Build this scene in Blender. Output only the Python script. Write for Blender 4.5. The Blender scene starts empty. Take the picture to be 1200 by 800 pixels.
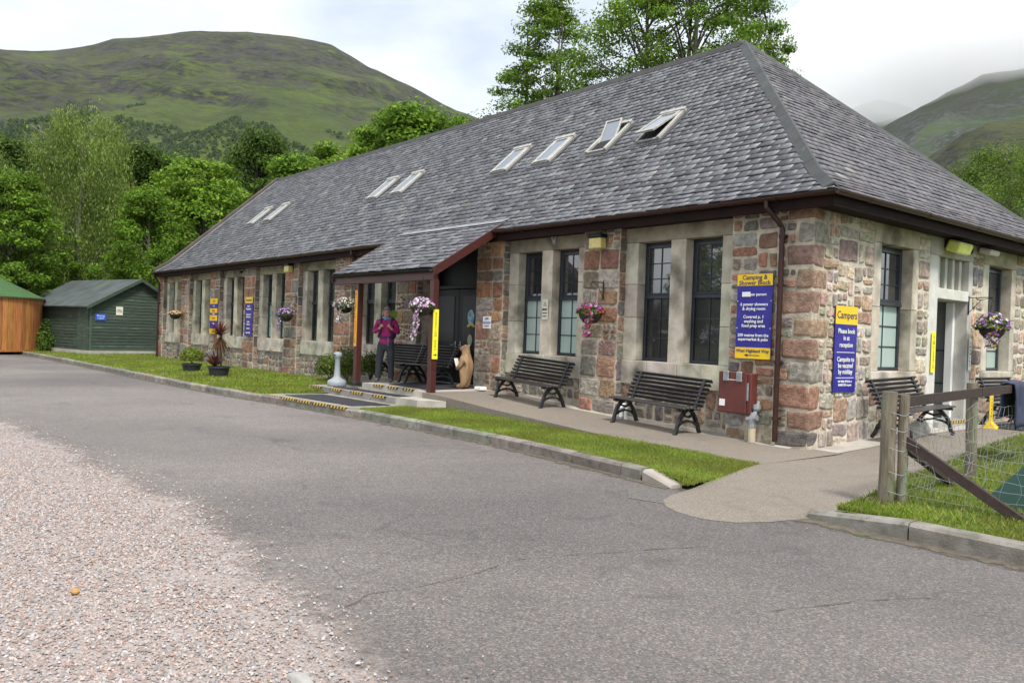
import bpy, bmesh, math, random
import numpy as np
from mathutils import Vector, Matrix, noise
R = random.Random(7)
rng = np.random.default_rng(11)
PI = math.pi
scn = bpy.context.scene
COL = scn.collection
# ------------------------------------------------------------------ camera
FW = Vector((-0.77099941, 0.63680335, -0.00643497)); RT = Vector((0.63623268, 0.77066952, 0.03572773)); UP = Vector((-0.02771077, -0.02345192, 0.99934084))
CAM = Vector((6.17214815, -10.64825699, 1.54139)); FPX = 962.766
cd = bpy.data.cameras.new('camera'); cam = bpy.data.objects.new('camera', cd); COL.objects.link(cam)
cd.sensor_width = 36; cd.lens = FPX / 1200 * 36; cd.clip_end = 20000; cd.clip_start = .05
m3 = Matrix((RT, UP, -FW)).transposed(); cam.matrix_world = Matrix.Translation(CAM) @ m3.to_4x4()
scn.camera = cam
# ------------------------------------------------------------------ light
SUN_DIR = Vector((.62, -.22, .95)).normalized()            # towards the sun
w = bpy.data.worlds.new('World'); scn.world = w; w.use_nodes = True
nt = w.node_tree; nt.nodes.clear(); N = nt.nodes.new; L = nt.links.new
out = N('ShaderNodeOutputWorld'); mix = N('ShaderNodeMixShader'); b1 = N('ShaderNodeBackground'); b2 = N('ShaderNodeBackground')
sky = N('ShaderNodeTexSky'); sky.sky_type = 'NISHITA'; sky.sun_disc = False
sky.sun_elevation = math.asin(SUN_DIR.z); sky.sun_rotation = math.atan2(SUN_DIR.x, SUN_DIR.y)
L(sky.outputs[0], b1.inputs[0]); b1.inputs[1].default_value = .12
tc = N('ShaderNodeTexCoord'); mp = N('ShaderNodeMapping'); mp.inputs['Scale'].default_value = (1, 1, 2.6); L(tc.outputs['Generated'], mp.inputs[0])
nz = N('ShaderNodeTexNoise'); nz.inputs['Scale'].default_value = 2.1; nz.inputs['Detail'].default_value = 7; nz.inputs['Roughness'].default_value = .55; L(mp.outputs[0], nz.inputs[0])
cr = N('ShaderNodeValToRGB'); e = cr.color_ramp.elements; e[0].position = .36; e[0].color = (.50, .56, .65, 1); e[1].position = .60; e[1].color = (.93, .95, .97, 1)
e2 = cr.color_ramp.elements.new(.49); e2.color = (.70, .75, .82, 1); L(nz.outputs[0], cr.inputs[0])
sx = N('ShaderNodeSeparateXYZ'); L(tc.outputs['Generated'], sx.inputs[0])
mr = N('ShaderNodeMapRange'); mr.inputs[1].default_value = .35; mr.inputs[2].default_value = 1; mr.inputs[3].default_value = 1.0; mr.inputs[4].default_value = 1.15; L(sx.outputs[2], mr.inputs[0])
L(cr.outputs[0], b2.inputs[0]); L(mr.outputs[0], b2.inputs[1])
mix.inputs[0].default_value = .93; L(b1.outputs[0], mix.inputs[1]); L(b2.outputs[0], mix.inputs[2]); L(mix.outputs[0], out.inputs[0])
sd = bpy.data.lights.new('sun', 'SUN'); sd.energy = 3.2; sd.angle = math.radians(12); sd.color = (1, .96, .9)
so = bpy.data.objects.new('sun', sd); COL.objects.link(so); so.rotation_euler = SUN_DIR.to_track_quat('Z', 'Y').to_euler()
scn.view_settings.view_transform = 'Standard'; scn.view_settings.look = 'None'; scn.view_settings.gamma = 1; scn.view_settings.use_curve_mapping = False
scn.view_settings.exposure = 0.62
scn.render.engine = 'CYCLES'; scn.cycles.max_bounces = 8; scn.cycles.transparent_max_bounces = 8; scn.cycles.volume_bounces = 6
# ------------------------------------------------------------------ helpers
def MAT(name, col, rough=.8, col2=None, scale=5., detail=6., lo=.35, hi=.65, bump=0., bscale=30., bdist=.01, attr=False, metal=0., spec=.5, col3=None, scale3=1., lo3=.5, hi3=.7, trans=0., coat=0., stretch=None):
    m = bpy.data.materials.new(name); m.use_nodes = True; t = m.node_tree; n = t.nodes; l = t.links
    p = n['Principled BSDF']; p.inputs['Roughness'].default_value = rough; p.inputs['Metallic'].default_value = metal
    p.inputs['Specular IOR Level'].default_value = spec; p.inputs['Coat Weight'].default_value = coat
    c = n.new('ShaderNodeRGB'); c.outputs[0].default_value = (*col, 1); cur = c.outputs[0]
    tcn = n.new('ShaderNodeTexCoord'); co = tcn.outputs['Object']
    if stretch:
        mpn = n.new('ShaderNodeMapping'); mpn.inputs['Scale'].default_value = stretch; l.new(co, mpn.inputs[0]); co = mpn.outputs[0]
    def nzf(sc, de, a, b):
        z = n.new('ShaderNodeTexNoise'); z.inputs['Scale'].default_value = sc; z.inputs['Detail'].default_value = de; l.new(co, z.inputs[0])
        r = n.new('ShaderNodeMapRange'); r.inputs[1].default_value = a; r.inputs[2].default_value = b; l.new(z.outputs[0], r.inputs[0]); return r.outputs[0]
    def mixc(f, a, bcol):
        x = n.new('ShaderNodeMix'); x.data_type = 'RGBA'; l.new(f, x.inputs[0]); l.new(a, x.inputs[6]); x.inputs[7].default_value = (*bcol, 1); return x.outputs[2]
    if col2: cur = mixc(nzf(scale, detail, lo, hi), cur, col2)
    if col3: cur = mixc(nzf(scale3, detail, lo3, hi3), cur, col3)
    if attr:
        a = n.new('ShaderNodeAttribute'); a.attribute_name = 'Col'; x = n.new('ShaderNodeMix'); x.data_type = 'RGBA'; x.blend_type = 'MULTIPLY'; x.inputs[0].default_value = 1
        l.new(cur, x.inputs[6]); l.new(a.outputs[0], x.inputs[7]); cur = x.outputs[2]
    l.new(cur, p.inputs['Base Color'])
    if bump:
        z = n.new('ShaderNodeTexNoise'); z.inputs['Scale'].default_value = bscale; z.inputs['Detail'].default_value = 6; l.new(co, z.inputs[0])
        bn = n.new('ShaderNodeBump'); bn.inputs['Strength'].default_value = bump; bn.inputs['Distance'].default_value = bdist; l.new(z.outputs[0], bn.inputs['Height']); l.new(bn.outputs[0], p.inputs['Normal'])
    if trans:
        tr = n.new('ShaderNodeBsdfTranslucent'); l.new(cur, tr.inputs[0]); ms = n.new('ShaderNodeMixShader'); ms.inputs[0].default_value = trans
        l.new(p.outputs[0], ms.inputs[1]); l.new(tr.outputs[0], ms.inputs[2]); l.new(ms.outputs[0], n['Material Output'].inputs[0])
    return m
class MB:
    """collects polygons with a colour each"""
    def __init__(s): s.v = []; s.f = []; s.c = []; s.m = []
    def add(s, vs, fs, c=(1, 1, 1), m=0):
        o = len(s.v); s.v += [tuple(x) for x in vs]; s.f += [[o + i for i in f] for f in fs]; s.c += [c] * len(fs); s.m += [m] * len(fs)
    def box(s, a, b, c=(1, 1, 1), M=None, m=0):
        x0, y0, z0 = a; x1, y1, z1 = b
        vs = [Vector(p) for p in ((x0, y0, z0), (x1, y0, z0), (x1, y1, z0), (x0, y1, z0), (x0, y0, z1), (x1, y0, z1), (x1, y1, z1), (x0, y1, z1))]
        if M: vs = [M @ p for p in vs]
        s.add(vs, [(0, 3, 2, 1), (4, 5, 6, 7), (0, 1, 5, 4), (1, 2, 6, 5), (2, 3, 7, 6), (3, 0, 4, 7)], c, m)
    def cbox(s, a, b, ch=.01, c=(1, 1, 1), M=None, m=0, jit=0.):
        """box with chamfered edges"""
        bm = bmesh.new(); bmesh.ops.create_cube(bm, size=1)
        for v in bm.verts: v.co = Vector([(a[i] + b[i]) / 2 + v.co[i] * (b[i] - a[i]) for i in range(3)])
        bmesh.ops.bevel(bm, geom=bm.edges[:], offset=min(ch, .45 * min(abs(b[i] - a[i]) for i in range(3))), segments=1, affect='EDGES', profile=.5)
        if jit:
            for v in bm.verts: v.co += Vector((R.uniform(-jit, jit), R.uniform(-jit, jit), R.uniform(-jit, jit)))
        bm.verts.index_update(); vs = [M @ v.co if M else v.co.copy() for v in bm.verts]; s.add(vs, [[v.index for v in f.verts] for f in bm.faces], c, m); bm.free()
    def tube(s, pts, rad, seg=8, c=(1, 1, 1), m=0, cap=True):
        pts = [Vector(p) for p in pts]; n = len(pts); rad = rad if isinstance(rad, (list, tuple)) else [rad] * n
        vs = []; prev = None
        for i, p in enumerate(pts):
            d = (pts[min(i + 1, n - 1)] - pts[max(i - 1, 0)]).normalized()
            if prev is None: u = d.orthogonal().normalized()
            else: u = (prev - d * prev.dot(d)); u = u.normalized() if u.length > 1e-6 else d.orthogonal().normalized()
            prev = u; q = d.cross(u)
            for k in range(seg):
                a = 2 * PI * k / seg; vs.append(p + (u * math.cos(a) + q * math.sin(a)) * rad[i])
        fs = [(i * seg + k, i * seg + (k + 1) % seg, (i + 1) * seg + (k + 1) % seg, (i + 1) * seg + k) for i in range(n - 1) for k in range(seg)]
        if cap: fs += [tuple(range(seg))[::-1], tuple(range((n - 1) * seg, n * seg))]
        s.add(vs, fs, c, m)
    def lathe(s, prof, ctr=(0, 0, 0), seg=20, c=(1, 1, 1), m=0, sx=1., sy=1.):
        vs = []; ctr = Vector(ctr)
        for r_, z in prof:
            for k in range(seg): a = 2 * PI * k / seg; vs.append(ctr + Vector((r_ * sx * math.cos(a), r_ * sy * math.sin(a), z)))
        n = len(prof); fs = [(i * seg + k, i * seg + (k + 1) % seg, (i + 1) * seg + (k + 1) % seg, (i + 1) * seg + k) for i in range(n - 1) for k in range(seg)]
        fs += [tuple(range(seg))[::-1], tuple(range((n - 1) * seg, n * seg))]; s.add(vs, fs, c, m)
    def prism(s, poly, z0, z1, c=(1, 1, 1), m=0):
        n = len(poly); f0 = z0 if callable(z0) else (lambda x, y: z0); f1 = z1 if callable(z1) else (lambda x, y: z1)
        vs = [(x, y, f0(x, y)) for x, y in poly] + [(x, y, f1(x, y)) for x, y in poly]
        s.add(vs, [tuple(range(n))[::-1], tuple(range(n, 2 * n))] + [(i, (i + 1) % n, n + (i + 1) % n, n + i) for i in range(n)], c, m)
    def build(s, name, mats, parent=None, smooth=False):
        me = bpy.data.meshes.new(name); me.from_pydata(s.v, [], s.f)
        a = me.color_attributes.new('Col', 'FLOAT_COLOR', 'CORNER')
        ln = np.array([len(f) for f in s.f], dtype=np.int64)
        if len(ln):
            cc = np.ones((len(ln), 4), np.float32); cc[:, :3] = np.array(s.c, np.float32); a.data.foreach_set('color', np.repeat(cc, ln, axis=0).ravel())
            me.polygons.foreach_set('material_index', np.array(s.m, np.int32))
            if smooth: me.polygons.foreach_set('use_smooth', np.ones(len(ln), bool))
        for mm in (mats if isinstance(mats, (list, tuple)) else [mats]): me.materials.append(mm)
        o = bpy.data.objects.new(name, me); COL.objects.link(o)
        if parent: o.parent = parent
        return o
def mesh_np(name, V, F, C, mat, parent=None, smooth=False):
    """V (n,3) F (m,k) one face size, C (m,3)"""
    me = bpy.data.meshes.new(name); k = F.shape[1]; me.vertices.add(len(V)); me.vertices.foreach_set('co', np.asarray(V, np.float32).ravel())
    me.loops.add(F.size); me.loops.foreach_set('vertex_index', F.astype(np.int32).ravel()); me.polygons.add(len(F))
    me.polygons.foreach_set('loop_start', np.arange(0, F.size, k, dtype=np.int32)); me.polygons.foreach_set('loop_total', np.full(len(F), k, np.int32))
    if smooth: me.polygons.foreach_set('use_smooth', np.ones(len(F), bool))
    me.update(calc_edges=True)
    a = me.color_attributes.new('Col', 'FLOAT_COLOR', 'CORNER'); cc = np.ones((len(F), 4), np.float32); cc[:, :3] = C; a.data.foreach_set('color', np.repeat(cc, k, axis=0).ravel())
    me.materials.append(mat); o = bpy.data.objects.new(name, me); COL.objects.link(o)
    if parent: o.parent = parent
    return o
def empty(name, loc=(0, 0, 0), rz=0, label=None, cat=None, group=None):
    o = bpy.data.objects.new(name, None); COL.objects.link(o); o.location = loc; o.rotation_euler = (0, 0, rz); o.empty_display_size = .2
    if label: tag(o, label, cat, group)
    return o
def tag(o, label=None, cat=None, group=None, kind=None):
    if label: o['label'] = label
    if cat: o['category'] = cat
    if group: o['group'] = group
    if kind: o['kind'] = kind
    return o
def copy_tree(o, parent=None):
    c = o.copy(); COL.objects.link(c); c.parent = parent
    for ch in o.children: copy_tree(ch, c)
    return c
def ray(px, py): return (FW * FPX + RT * (px - 600) - UP * (py - 400))
def on_ray(px, py, dist):
    """point on the ground bearing of a photo pixel at this horizontal distance, with the height of that sight line"""
    d = ray(px, py); k = dist / math.hypot(d.x, d.y); return CAM + d * k
def lerp(xs, ys, x): return float(np.interp(x, xs, ys))
def jc(c, j=.1, k=None): 
    f = 1 + R.uniform(-j, j); return tuple(max(0, a * f * (1 + R.uniform(-j, j) * .3)) for a in c)
_tc = {}
def text(body, size, M, mat, parent, name='lettering', align='CENTER', ext=.001, bold=0.):
    cu = bpy.data.curves.new(name, 'FONT'); cu.body = body; cu.size = size; cu.align_x = align; cu.align_y = 'CENTER'; cu.extrude = ext; cu.offset = bold; cu.resolution_u = 2; cu.space_line = .85
    t = bpy.data.objects.new('tmp', cu); COL.objects.link(t); bpy.context.view_layer.update()
    me = bpy.data.meshes.new_from_object(t.evaluated_get(bpy.context.evaluated_depsgraph_get())); me.transform(M); me.name = name
    bpy.data.objects.remove(t); me.materials.clear(); me.materials.append(mat); o = bpy.data.objects.new(name, me); COL.objects.link(o); o.parent = parent; return o
# ------------------------------------------------------------------ materials
def patchy(m, lo=.35, hi=.65, sc=5., amp=.8):
    """wear a loose layer away to nothing where the point attribute 'cover' is low"""
    t = m.node_tree; n = t.nodes; l = t.links; a = n.new('ShaderNodeAttribute'); a.attribute_name = 'cover'; g = n.new('ShaderNodeNewGeometry')
    z = n.new('ShaderNodeTexNoise'); z.inputs['Scale'].default_value = sc; z.inputs['Detail'].default_value = 8; z.inputs['Roughness'].default_value = .7; l.new(g.outputs['Position'], z.inputs[0])
    s = n.new('ShaderNodeMath'); s.operation = 'MULTIPLY_ADD'; l.new(z.outputs[0], s.inputs[0]); s.inputs[1].default_value = amp; s.inputs[2].default_value = -amp / 2
    q = n.new('ShaderNodeMath'); l.new(s.outputs[0], q.inputs[0]); l.new(a.outputs['Fac'], q.inputs[1]); r = n.new('ShaderNodeMapRange'); r.inputs[1].default_value = lo; r.inputs[2].default_value = hi; l.new(q.outputs[0], r.inputs[0])
    tr = n.new('ShaderNodeBsdfTransparent'); ms = n.new('ShaderNodeMixShader'); l.new(r.outputs[0], ms.inputs[0]); l.new(tr.outputs[0], ms.inputs[1]); l.new(n['Principled BSDF'].outputs[0], ms.inputs[2]); l.new(ms.outputs[0], n['Material Output'].inputs[0]); return m
def cover(o, vals): a = o.data.attributes.new('cover', 'FLOAT', 'POINT'); a.data.foreach_set('value', np.array(vals, np.float32))
def asphalt_mat(name, a, b, chips, sc=55., big=(.07, .065, .065), rough=.75, bump=.5, cracks=False):
    m = bpy.data.materials.new(name); m.use_nodes = True; t = m.node_tree; n = t.nodes; l = t.links; p = n['Principled BSDF']; p.inputs['Roughness'].default_value = rough
    g = n.new('ShaderNodeNewGeometry'); co = g.outputs['Position']
    v = n.new('ShaderNodeTexVoronoi'); v.inputs['Scale'].default_value = sc; l.new(co, v.inputs[0])
    sep = n.new('ShaderNodeSeparateColor'); l.new(v.outputs['Color'], sep.inputs[0])
    r = n.new('ShaderNodeValToRGB'); r.color_ramp.interpolation = 'CONSTANT'; el = r.color_ramp.elements
    cols = chips; el[0].color = (*cols[0], 1); el[1].color = (*cols[-1], 1); el[1].position = 1 - 1 / len(cols)
    for i, c in enumerate(cols[1:-1]): x = el.new((i + 1) / len(cols)); x.color = (*c, 1)
    l.new(sep.outputs[0], r.inputs[0])
    z = n.new('ShaderNodeTexNoise'); z.inputs['Scale'].default_value = .45; z.inputs['Detail'].default_value = 8; z.inputs['Roughness'].default_value = .62; l.new(co, z.inputs[0])
    q = n.new('ShaderNodeValToRGB'); q.color_ramp.elements[0].position = .35; q.color_ramp.elements[1].position = .68; q.color_ramp.elements[0].color = (*a, 1); q.color_ramp.elements[1].color = (*b, 1); l.new(z.outputs[0], q.inputs[0])
    x = n.new('ShaderNodeMix'); x.data_type = 'RGBA'; x.inputs[0].default_value = .52; l.new(q.outputs[0], x.inputs[6]); l.new(r.outputs[0], x.inputs[7])
    z2 = n.new('ShaderNodeTexNoise'); z2.inputs['Scale'].default_value = 1.6; z2.inputs['Detail'].default_value = 9; z2.inputs['Distortion'].default_value = 1.2; l.new(co, z2.inputs[0])
    r2 = n.new('ShaderNodeMapRange'); r2.inputs[1].default_value = .58; r2.inputs[2].default_value = .78; r2.inputs[4].default_value = .55; l.new(z2.outputs[0], r2.inputs[0])
    y = n.new('ShaderNodeMix'); y.data_type = 'RGBA'; l.new(r2.outputs[0], y.inputs[0]); l.new(x.outputs[2], y.inputs[6]); y.inputs[7].default_value = (*big, 1)
    fin = y.outputs[2]
    if cracks:
        z3 = n.new('ShaderNodeTexNoise'); z3.inputs['Scale'].default_value = .16; z3.inputs['Detail'].default_value = 3; z3.inputs['Distortion'].default_value = .6; l.new(co, z3.inputs[0])
        s1 = n.new('ShaderNodeMath'); s1.operation = 'SUBTRACT'; s1.inputs[1].default_value = .5; l.new(z3.outputs[0], s1.inputs[0]); s2 = n.new('ShaderNodeMath'); s2.operation = 'ABSOLUTE'; l.new(s1.outputs[0], s2.inputs[0])
        r3 = n.new('ShaderNodeMapRange'); r3.inputs[1].default_value = .0008; r3.inputs[2].default_value = .0022; r3.inputs[3].default_value = .22; r3.inputs[4].default_value = 0; l.new(s2.outputs[0], r3.inputs[0])
        w1 = n.new('ShaderNodeMix'); w1.data_type = 'RGBA'; l.new(r3.outputs[0], w1.inputs[0]); l.new(fin, w1.inputs[6]); w1.inputs[7].default_value = (.03, .03, .028, 1); fin = w1.outputs[2]
        z4 = n.new('ShaderNodeTexNoise'); z4.inputs['Scale'].default_value = .13; z4.inputs['Detail'].default_value = 5; z4.inputs['Distortion'].default_value = .4; l.new(co, z4.inputs[0])
        r4 = n.new('ShaderNodeMapRange'); r4.inputs[1].default_value = .42; r4.inputs[2].default_value = .60; r4.inputs[3].default_value = 0; r4.inputs[4].default_value = .62; l.new(z4.outputs[0], r4.inputs[0])
        w2 = n.new('ShaderNodeMix'); w2.data_type = 'RGBA'; w2.blend_type = 'MULTIPLY'; l.new(r4.outputs[0], w2.inputs[0]); l.new(fin, w2.inputs[6]); w2.inputs[7].default_value = (.42, .42, .44, 1); fin = w2.outputs[2]
    l.new(fin, p.inputs['Base Color'])
    bn = n.new('ShaderNodeBump'); bn.inputs['Strength'].default_value = bump; bn.inputs['Distance'].default_value = .006; l.new(v.outputs['Distance'], bn.inputs['Height']); bn.invert = True; l.new(bn.outputs[0], p.inputs['Normal'])
    return m
m_road = asphalt_mat('asphalt', (.134, .122, .112), (.198, .179, .165), [(.055, .052, .052), (.115, .105, .098), (.155, .125, .115), (.25, .175, .15), (.19, .178, .168), (.08, .076, .073), (.35, .30, .27), (.13, .125, .12)], 85, (.062, .059, .059), cracks=True)
m_path = asphalt_mat('path_aggregate', (.165, .142, .112), (.23, .20, .16), [(.12, .10, .08), (.19, .16, .13), (.26, .22, .18), (.16, .135, .11), (.30, .26, .21), (.14, .12, .10)], 100, (.115, .098, .075), bump=.3)
m_gravelbed = asphalt_mat('gravel_bed', (.22, .185, .165), (.30, .26, .24), [(.18, .14, .125), (.34, .25, .22), (.38, .35, .33), (.24, .22, .215), (.42, .38, .36), (.22, .17, .15)], 95, (.19, .145, .11))
m_patch = asphalt_mat('dark_patch', (.085, .08, .078), (.12, .11, .10), [(.06, .06, .06), (.12, .11, .10), (.2, .17, .15)], 80)
patchy(m_gravelbed, .3, .75, 7., 1.1); m_dirt = patchy(MAT('road_dirt', (.07, .058, .045), .95, (.12, .10, .07), 12, col3=(.06, .08, .02), scale3=3, lo3=.6, hi3=.7, bump=.4), .45, .7, 6., 1.3)
m_pebble = MAT('pebbles', (1, 1, 1), .75, attr=True)
m_conc = MAT('concrete', (.30, .28, .25), .85, (.20, .185, .16), 3, bump=.4, bscale=60, col3=(.13, .12, .095), scale3=6, lo3=.52, hi3=.75)
m_kerb = MAT('kerb_concrete', (.24, .22, .19), .88, (.15, .135, .11), 5, bump=.5, bscale=70, col3=(.10, .10, .075), scale3=9, lo3=.52, hi3=.7, attr=True)
m_concl = MAT('pale_concrete', (.44, .41, .36), .85, (.33, .30, .26), 3, bump=.3, bscale=60, attr=True)
m_soil = MAT('turf_base', (.055, .085, .018), .95, (.09, .12, .022), 4, col3=(.10, .075, .035), scale3=2.2, lo3=.6, hi3=.75)
m_grass = MAT('grass_blades', (1, 1, 1), .55, attr=True, trans=.35, spec=.15)
m_leaf = MAT('leaves', (1, 1, 1), .5, attr=True, trans=.42, spec=.12)
m_bark = MAT('bark', (.10, .085, .07), .9, (.05, .045, .035), 6, bump=.6, bscale=15, bdist=.03)
m_birch = MAT('pale_bark', (.35, .33, .30), .9, (.08, .07, .06), 4, bump=.3)
m_stone = MAT('rough_stone', (1, 1, 1), .85, (.62, .60, .58), 14, lo=.4, hi=.6, attr=True, bump=.9, bscale=45, bdist=.02, col3=(.42, .38, .34), scale3=2.2, lo3=.5, hi3=.85)
m_mortar = MAT('lime_mortar', (.56, .495, .39), .95, (.32, .275, .21), 7, bump=.8, bscale=50, bdist=.02)
m_mortar2 = MAT('pale_lime_mortar', (.68, .62, .51), .95, (.50, .45, .37), 7, bump=.8, bscale=50, bdist=.02)
m_ash = MAT('dressed_stone', (.60, .55, .45), .88, (.40, .36, .28), 3.5, bump=.7, bscale=38, bdist=.012, attr=True, col3=(.10, .092, .072), scale3=1.7, lo3=.50, hi3=.74)
m_paintst = MAT('painted_stone', (.58, .57, .53), .75, (.46, .45, .41), 4, bump=.3, bscale=30, attr=True)
m_slate = MAT('slate', (1, 1, 1), .46, (.66, .66, .68), 12, attr=True, bump=.35, bscale=22, bdist=.008, spec=.45)
m_under = MAT('roof_underlay', (.03, .03, .032), .9)
m_ridge = MAT('ridge_tile', (.06, .062, .062), .7, (.04, .042, .042), 4, bump=.3, col3=(.16, .17, .07), scale3=3, lo3=.68, hi3=.75, attr=True)
m_lead = MAT('lead_flashing', (.30, .31, .33), .5, (.20, .21, .22), 5, metal=.3)
m_brown = MAT('brown_gutter_plastic', (.045, .016, .012), .35, (.03, .012, .009), 8, spec=.35)
m_fascia = MAT('brown_fascia', (.022, .010, .008), .7, (.014, .008, .007), 6, spec=.12)
m_redwood = MAT('red_painted_timber', (.070, .016, .012), .42, (.045, .012, .010), 5, bump=.15, bscale=40, stretch=(1, 1, 8))
m_frame = MAT('anthracite_frame', (.022, .027, .036), .35, spec=.5)
m_black = MAT('black_paint', (.006, .006, .007), .4, spec=.25)
m_dark = MAT('dark_interior', (.012, .012, .013), .9)
m_slat = MAT('bench_slat', (.038, .031, .031), .36, (.024, .021, .021), 12, bump=.2, stretch=(.4, 4, 4), spec=.6)
m_iron = MAT('bench_iron', (.016, .017, .019), .5)
m_yel = MAT('yellow_sign', (.80, .52, .012), .4); m_orange = MAT('orange_sign', (.72, .33, .02), .4); m_lemon = MAT('lemon_sign', (.85, .76, .03), .4)
m_blue = MAT('blue_sign', (.016, .010, .22), .38, (.03, .024, .26), 3); m_white = MAT('white_paint', (.78, .78, .76), .5); m_ink = MAT('black_ink', (.02, .02, .02), .6)
m_meter = MAT('meter_box_red', (.125, .028, .022), .55, (.09, .022, .018), 5); m_galv = MAT('galvanised', (.36, .37, .38), .45, (.24, .25, .26), 12, metal=.5)
m_lampy = MAT('yellowed_lens', (.62, .52, .20), .3, (.5, .4, .12), 10); m_greyp = MAT('grey_plastic', (.27, .30, .33), .55)
def glass_mat(name, base, fac, rough=.02):
    m = bpy.data.materials.new(name); m.use_nodes = True; t = m.node_tree; n = t.nodes; l = t.links; p = n['Principled BSDF']; p.inputs['Base Color'].default_value = (*base, 1); p.inputs['Roughness'].default_value = .5
    gl = n.new('ShaderNodeBsdfGlossy'); gl.inputs['Roughness'].default_value = rough; fr = n.new('ShaderNodeFresnel'); fr.inputs[0].default_value = fac; ms = n.new('ShaderNodeMixShader')
    z = n.new('ShaderNodeTexNoise'); z.inputs['Scale'].default_value = 1.1; z.inputs['Detail'].default_value = 0; tq = n.new('ShaderNodeTexCoord'); l.new(tq.outputs['Object'], z.inputs[0]); bn = n.new('ShaderNodeBump'); bn.inputs['Strength'].default_value = .3; bn.inputs['Distance'].default_value = .004
    l.new(z.outputs[0], bn.inputs['Height']); l.new(bn.outputs[0], gl.inputs['Normal'])
    l.new(fr.outputs[0], ms.inputs[0]); l.new(p.outputs[0], ms.inputs[1]); l.new(gl.outputs[0], ms.inputs[2]); l.new(ms.outputs[0], n['Material Output'].inputs[0]); return m
m_glass = glass_mat('window_glass', (.004, .005, .006), 1.6); m_glassd = glass_mat('door_glass', (.003, .003, .003), 1.12); m_glassf = glass_mat('frosted_glass', (.38, .48, .44), 1.5, .1); m_glassu = glass_mat('upper_glass', (.008, .010, .013), 2.7); m_glassb = glass_mat('sky_facing_glass', (.10, .13, .18), 2.6)
# ------------------------------------------------------------------ far ground and hills
def hill_mat(name, g1, g2, dark, rock, sc=.004):
    m = bpy.data.materials.new(name); m.use_nodes = True; t = m.node_tree; n = t.nodes; l = t.links; p = n['Principled BSDF']; p.inputs['Roughness'].default_value = .95; p.inputs['Specular IOR Level'].default_value = .1
    g = n.new('ShaderNodeNewGeometry'); co = g.outputs['Position']; mpn = n.new('ShaderNodeMapping'); mpn.inputs['Scale'].default_value = (1, 1, 2.6); l.new(co, mpn.inputs[0]); co = mpn.outputs[0]
    def nf(s, a, b, d=8, dist=0):
        z = n.new('ShaderNodeTexNoise'); z.inputs['Scale'].default_value = s; z.inputs['Detail'].default_value = d; z.inputs['Roughness'].default_value = .62; z.inputs['Distortion'].default_value = dist; l.new(co, z.inputs[0])
        r = n.new('ShaderNodeMapRange'); r.inputs[1].default_value = a; r.inputs[2].default_value = b; l.new(z.outputs[0], r.inputs[0]); return r.outputs[0]
    def mx(f, a, b):
        x = n.new('ShaderNodeMix'); x.data_type = 'RGBA'; l.new(f, x.inputs[0])
        for i, q in ((6, a), (7, b)):
            if isinstance(q, tuple): x.inputs[i].default_value = (*q, 1)
            else: l.new(q, x.inputs[i])
        return x.outputs[2]
    c = mx(nf(sc, .38, .62), g1, g2)
    a = n.new('ShaderNodeAttribute'); a.attribute_name = 'Col'; sp = n.new('ShaderNodeSeparateColor'); l.new(a.outputs[0], sp.inputs[0])
    def mul(x, y, op='MULTIPLY'):
        q = n.new('ShaderNodeMath'); q.operation = op; q.use_clamp = True
        for i, k in ((0, x), (1, y)):
            if isinstance(k, float): q.inputs[i].default_value = k
            else: l.new(k, q.inputs[i])
        return q.outputs[0]
    c = mx(mul(sp.outputs[2], nf(sc * 1.1, .32, .56)), c, (.058, .060, .028))
    c = mx(mul(mul(nf(sc * 1.5, .40, .50, 4, .4), nf(sc * 9, .38, .56, 10)), sp.outputs[0]), c, dark)           # heather, scree and painted crag shadow, stronger where the slope steepens (R)
    c = mx(mul(mul(nf(sc * 2.2, .44, .52, 3), nf(sc * 14, .46, .54, 10)), sp.outputs[1]), c, rock)            # crags (G)
    c = mx(mul(nf(sc * 26, .54, .66, 6), .55), c, dark)
    l.new(c, p.inputs['Base Color'])
    z = n.new('ShaderNodeTexNoise'); z.inputs['Scale'].default_value = sc * 9; z.inputs['Detail'].default_value = 10; z.inputs['Roughness'].default_value = .65; l.new(co, z.inputs[0])
    bn = n.new('ShaderNodeBump'); bn.inputs['Strength'].default_value = .9; bn.inputs['Distance'].default_value = 16; l.new(z.outputs[0], bn.inputs['Height']); l.new(bn.outputs[0], p.inputs['Normal'])
    return m
def azT(px, py): d = ray(px, py); return math.atan2(d.y, d.x) % (2 * PI), d.z / math.hypot(d.x, d.y)
def fbm(x, y, z=0., o=5): return noise.fractal(Vector((x, y, z)), 1.0, 2.1, o)
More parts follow.
